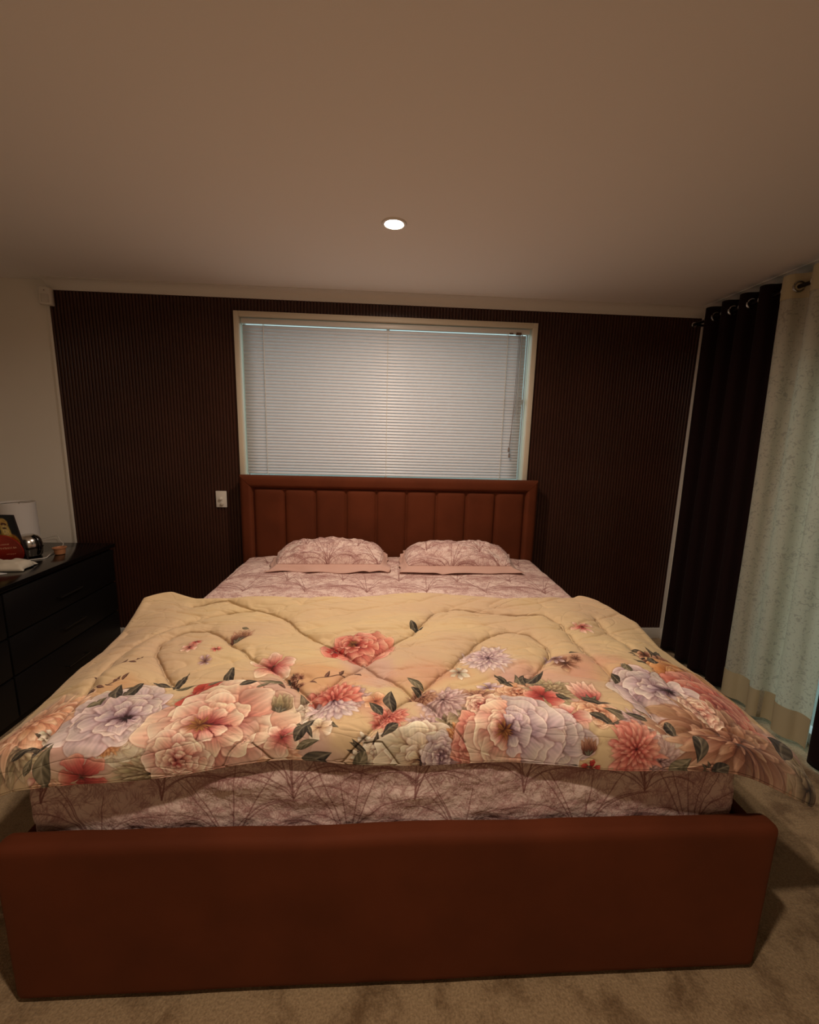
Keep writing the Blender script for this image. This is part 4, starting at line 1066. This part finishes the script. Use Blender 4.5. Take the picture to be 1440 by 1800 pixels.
def lean(V):
    c, s_ = math.cos(bkr), math.sin(bkr)
    return [(x, y * c + z * s_, -y * s_ + z * c) for x, y, z in V]
bw, bh, bt_ = .150, .284, .014
cmesh = MB().box(-bw / 2 + .003, bw / 2 - .003, .0012, bt_, .004, bh - .004); cmesh.V = lean(cmesh.V); cmesh.build('pages', mat('book_back', (.03, .02, .02, 1), .5), bk)
V = lean([(-bw / 2, 0, 0), (bw / 2, 0, 0), (bw / 2, 0, bh), (-bw / 2, 0, bh), (-bw / 2, .001, 0), (bw / 2, .001, 0), (bw / 2, .001, bh), (-bw / 2, .001, bh)])
mesh('cover', V, [(0, 1, 2, 3), (7, 6, 5, 4), (0, 4, 5, 1), (3, 2, 6, 7), (1, 5, 6, 2), (0, 3, 7, 4)], picture_mat('book_cover_print', book_picture(), .35, spec=.5),
     bk, False, [(0, 0), (1, 0), (1, 1), (0, 1)] * 2)

def disc_picture():
    n_ = 160; yy, xx = np.mgrid[0:n_, 0:n_] / n_ * 2 - 1.0
    A = np.ones((n_, n_, 3)) * np.array([158, 42, 24]) / 255.
    A *= (1 - .25 * np.clip(xx * .6 - yy * .3, -1, 1))[..., None]
    for row, (yc, x0, x1, hh) in enumerate(((.38, -.35, .25, .05), (.12, -.62, .70, .075), (-.30, -.05, .52, .03))):
        r = random.Random(row + 5); x = x0
        while x < x1:
            w_ = r.uniform(.05, .12)
            for q in range(3):
                cx_ = x + w_ * r.random(); m_ = (abs(xx - cx_) < .018) & (abs(yy - yc - .10 * xx) < hh * r.uniform(.5, 1)); A[m_] = np.array([222, 160, 132]) / 255.
            m_ = (xx > x) & (xx < x + w_) & (abs(yy - yc - .10 * xx - hh * r.uniform(-.6, .8)) < .022); A[m_] = np.array([222, 160, 132]) / 255.
            x += w_ + r.uniform(.02, .05)
    return A
RD = .088; V = []; UVd = []
for yk in (-.012, -.004):
    for k in range(40):
        a_ = 2 * math.pi * k / 40; x_ = -.010 + RD * math.cos(a_); z_ = max(.078 + RD * math.sin(a_), .0)
        V.append((x_, yk, z_)); UVd.append((.5 + .5 * math.cos(a_), .5 + .5 * math.sin(a_)))
V = lean(V); V = [(x, y, max(z, .001)) for x, y, z in V]
Fd = [tuple(range(40)), tuple(reversed(range(40, 80)))] + [(k, 40 + k, 40 + (k + 1) % 40, (k + 1) % 40) for k in range(40)]
mesh('round_plaque', V, Fd, picture_mat('red_plaque_print', disc_picture(), .35, spec=.5), bk, False, UVd)

ket = thing('kettle', 'round brushed steel kettle with a black band and black handle beside the book', 'kettle', (-2.088, -.435, DZ))
MB().lathe([(.050, 0), (.058, .006), (.062, .030), (.063, .052)], n=40).build('base', mat('smoked_body', (.14, .12, .10, 1), .15, metal=.6), ket, smooth=True)
MB().lathe([(.0635, .050), (.066, .052), (.066, .058), (.063, .060)], n=40, cap=False).build('band', M_BLACK, ket, smooth=True)
MB().lathe([(.0625, .058), (.063, .075), (.058, .098), (.046, .117), (.028, .128), (.001, .131)], n=40, cap=False).build('body', M_CHROME, ket, smooth=True)
hp = [(.030 + .040 * math.sin(t), -.012, .066 - .058 * math.cos(t)) for t in [math.pi * (.12 + .80 * k / 16) for k in range(17)]]
MB().tube(hp, .010, 10).build('handle', M_BLACK, ket, smooth=True)

can = thing('candle', 'small copper coloured cup beside the white cable on the dresser', 'cup', (-1.948, -.395, DZ))
MB().lathe([(.022, 0), (.026, .003), (.029, .034), (.036, .038), (.036, .042), (.026, .042), (.024, .036), (.001, .034)], n=32).build('cup', mat('copper_cup', (.55, .24, .11, 1), .45, metal=.15), can, smooth=True)

cb = MB()
def smooth_path(pts, k=8):
    P_ = [Vector(p) for p in pts]; out = []
    for i in range(len(P_) - 1):
        p0 = P_[max(i - 1, 0)]; p1 = P_[i]; p2 = P_[i + 1]; p3 = P_[min(i + 2, len(P_) - 1)]
        for j in range(k):
            t = j / k
            out.append(.5 * ((2 * p1) + (p2 - p0) * t + (2 * p0 - 5 * p1 + 4 * p2 - p3) * t * t + (3 * p1 - 3 * p2 + p3 - p0) * t ** 3))
    out.append(P_[-1]); return out
cb.tube(smooth_path([(-2.05, -.555, DZ + .003), (-1.99, -.515, DZ + .003), (-1.962, -.485, DZ + .003), (-1.985, -.425, DZ + .004), (-2.047, -.25, DZ + .004),
                     (-2.10, -.16, DZ + .003), (-2.135, -.135, DZ + .014), (-2.17, -.10, DZ + .026), (-2.215, -.06, DZ + .030), (-2.29, -.05, DZ + .012), (-2.36, -.05, DZ - .004)]), .0028, 8)
cb.build('power_cable', M_WPLASTIC, None, smooth=True)
tag(bpy.data.objects['power_cable'], 'thin white power cable winding over the back of the dresser', 'cable')

# crumpled white cloth
n = 40; V = []; F = []
for j in range(n + 1):
    for i in range(n + 1):
        u = i / n; v = j / n
        x = -2.26 + .365 * u; y = -.730 + .125 * v
        prof = math.sin(math.pi * min(1, max(0, v))) ** .45
        hgt = (.040 + .050 * max(0, 1 - u * 1.55) ** 1.1 + .016 * float(vnoise(np.array(u * 6.), np.array(v * 3.), 3)) + .010 * float(vnoise(np.array(u * 15.), np.array(v * 8.), 5)))
        V.append((x + .014 * float(vnoise(np.array(v * 6.), np.array(u * 3.), 9)) - .02 * v * u, y - .03 * (1 - u), DZ + .002 + max(0, hgt) * prof * min(1, (1 - u) / .05 + .02) ** .5))
for j in range(n):
    for i in range(n):
        a = j * (n + 1) + i; F.append((a, a + 1, a + n + 2, a + n + 1))
cl = mesh('cloth', V, F, mat('white_cotton', (.72, .66, .54, 1), .85, bump=(60, .2, .003)), None, True)
sm_ = cl.modifiers.new('thick', 'SOLIDIFY'); sm_.thickness = .003; sm_.offset = 1
tag(cl, 'crumpled white cloth lying on the black dresser in front of the book', 'cloth')
pp = MB().prism([(-2.08, -.815), (-1.975, -.80), (-1.94, -.765), (-1.99, -.755), (-2.09, -.765)], 'z', DZ + .0005, DZ + .0025)
pp.build('paper', mat('white_paper', (.8, .8, .8, 1), .7)); tag(bpy.data.objects['paper'], 'small white paper sheet lying flat on the dresser in front of the crumpled cloth', 'paper')

# ================================================================== curtains
ROD_X, ROD_Z = 2.052, 2.283
rod = thing('curtain_rod', 'dark metal curtain rod just below the ceiling on the right wall', 'curtain rod', (ROD_X, -.06, ROD_Z))
MB().tube([(0, .0, 0), (0, -2.95, 0)], .010, 12).build('pole', M_ROD, rod, smooth=True)
MB().lathe([(.010, 0), (.017, .004), (.017, .018), (.010, .024)], (0, -.0, 0), 16, axis='y').build('end_cap', M_CHROME, rod, smooth=True)
for yb_ in (-.045, -2.88):
    MB().box(-.012, XR - ROD_X, yb_ - .010, yb_ + .010, -.022, -.010).box(XR - ROD_X - .008, XR - ROD_X - .001, yb_ - .016, yb_ + .016, -.045, .030).build('bracket', M_ROD, rod, bevel=.002)

def curtain(name, label, y0, y1, nfold, mat_, z0, z1, amp, phase, gather=0.0, ytop=None, hem=None, seed=0, xoff=0.0, bow=None):
    """zig-zag grommet curtain hanging in the plane x = ROD_X; y0 > y1 (towards the camera)"""
    t = thing(name, label, 'curtain', (ROD_X, (y0 + y1) / 2, 0))
    per = 26; nu = nfold * per; nz = 60
    V = []; F = []
    yt0, yt1 = ytop if ytop else (y0, y1)
    def pt(u, w):
        ph = u * nfold * 2 * math.pi + phase
        a = amp * (1 - .25 * w) * (1 + .25 * math.sin(3.1 * u * nfold + seed) * w)
        s_ = math.sin(ph); s_ = math.copysign(abs(s_) ** .8, s_)
        x = ROD_X + a * s_ + .008 * w * math.sin(u * 7 + seed) + xoff * w
        ya = yt0 + (yt1 - yt0) * u; yb2 = y0 + (y1 - y0) * u
        y = ya + (yb2 - ya) * w + .006 * math.sin(2 * ph) + .010 * w * math.sin(u * 11 + w * 5 + seed)
        if bow: y += bow * u ** 3 * math.sin(min(1, w * 1.0) * math.pi * .5) ** 1
        return x, y
    for j in range(nz + 1):
        w = j / nz; z = z1 + (z0 - z1) * w
        for i in range(nu + 1):
            x, y = pt(i / nu, w); V.append((x - ROD_X, y - (y0 + y1) / 2, z))
    fm = []
    for j in range(nz):
        for i in range(nu):
            a = j * (nu + 1) + i; F.append((a, a + 1, a + nu + 2, a + nu + 1))
    o = mesh('fabric', V, F, mat_, t, True)
    sm_ = o.modifiers.new('thick', 'SOLIDIFY'); sm_.thickness = .0016; sm_.offset = 0
    if hem:
        for nm, (za, zb2) in (('hem', (z0 - .002, z0 + hem)), ('header', (z1 - .115, z1 + .002))):
            V = []; F = []
            for j in range(7):
                z = za + (zb2 - za) * j / 6; w = (z1 - z) / (z1 - z0)
                for i in range(nu + 1):
                    x, y = pt(i / nu, max(0, min(1, w))); V.append((x - ROD_X - .0035, y - (y0 + y1) / 2, z))
            for j in range(6):
                for i in range(nu):
                    a = j * (nu + 1) + i; F.append((a, a + 1, a + nu + 2, a + nu + 1))
            o = mesh(nm, V, F, M_HEM, t, True)
    # a grommet wherever the cloth crosses the rod
    for k in range(int(nfold * 2)):
        u = (k * math.pi - phase) / (nfold * 2 * math.pi)
        while u < 0: u += 1.0 / nfold * math.ceil(-u * nfold)
        if not 0.01 < u < .995: continue
        x, y = pt(u, .03); xa, ya = pt(u - .15 / nfold * .3, .03); xb, yb2 = pt(u + .15 / nfold * .3, .03)
        tx, ty = xb - xa, yb2 - ya; l = math.hypot(tx, ty); tx /= l; ty /= l
        ring = [(x - ROD_X + tx * .024 * math.cos(q * .2618), y - (y0 + y1) / 2 + ty * .024 * math.cos(q * .2618), ROD_Z + .024 * math.sin(q * .2618)) for q in range(24)]
        MB().tube(ring, .0055, 8, True).build('grommet', M_CHROME, t, smooth=True)
    return t
curtain('curtain', 'dark maroon curtain hanging in the corner beside the ribbed wall', -.165, -.745, 4, M_DCURT, .025, ROD_Z + .062, .040, 2.4, ytop=(-.165, -.690), seed=1)
curtain('curtain', 'sheer off-white curtain with daylight behind, hanging between the two dark ones', -.735, -1.225, 3, M_SHEER, .04, ROD_Z + .060, .038, 2.4,
        ytop=(-.690, -1.16), hem=.155, seed=2)
curtain('curtain', 'dark maroon curtain at the right edge, on the camera side of the sheer one', -1.262, -2.85, 9, M_DCURT, .012, ROD_Z + .062, .040, 2.4, ytop=(-1.20, -2.85), seed=3)
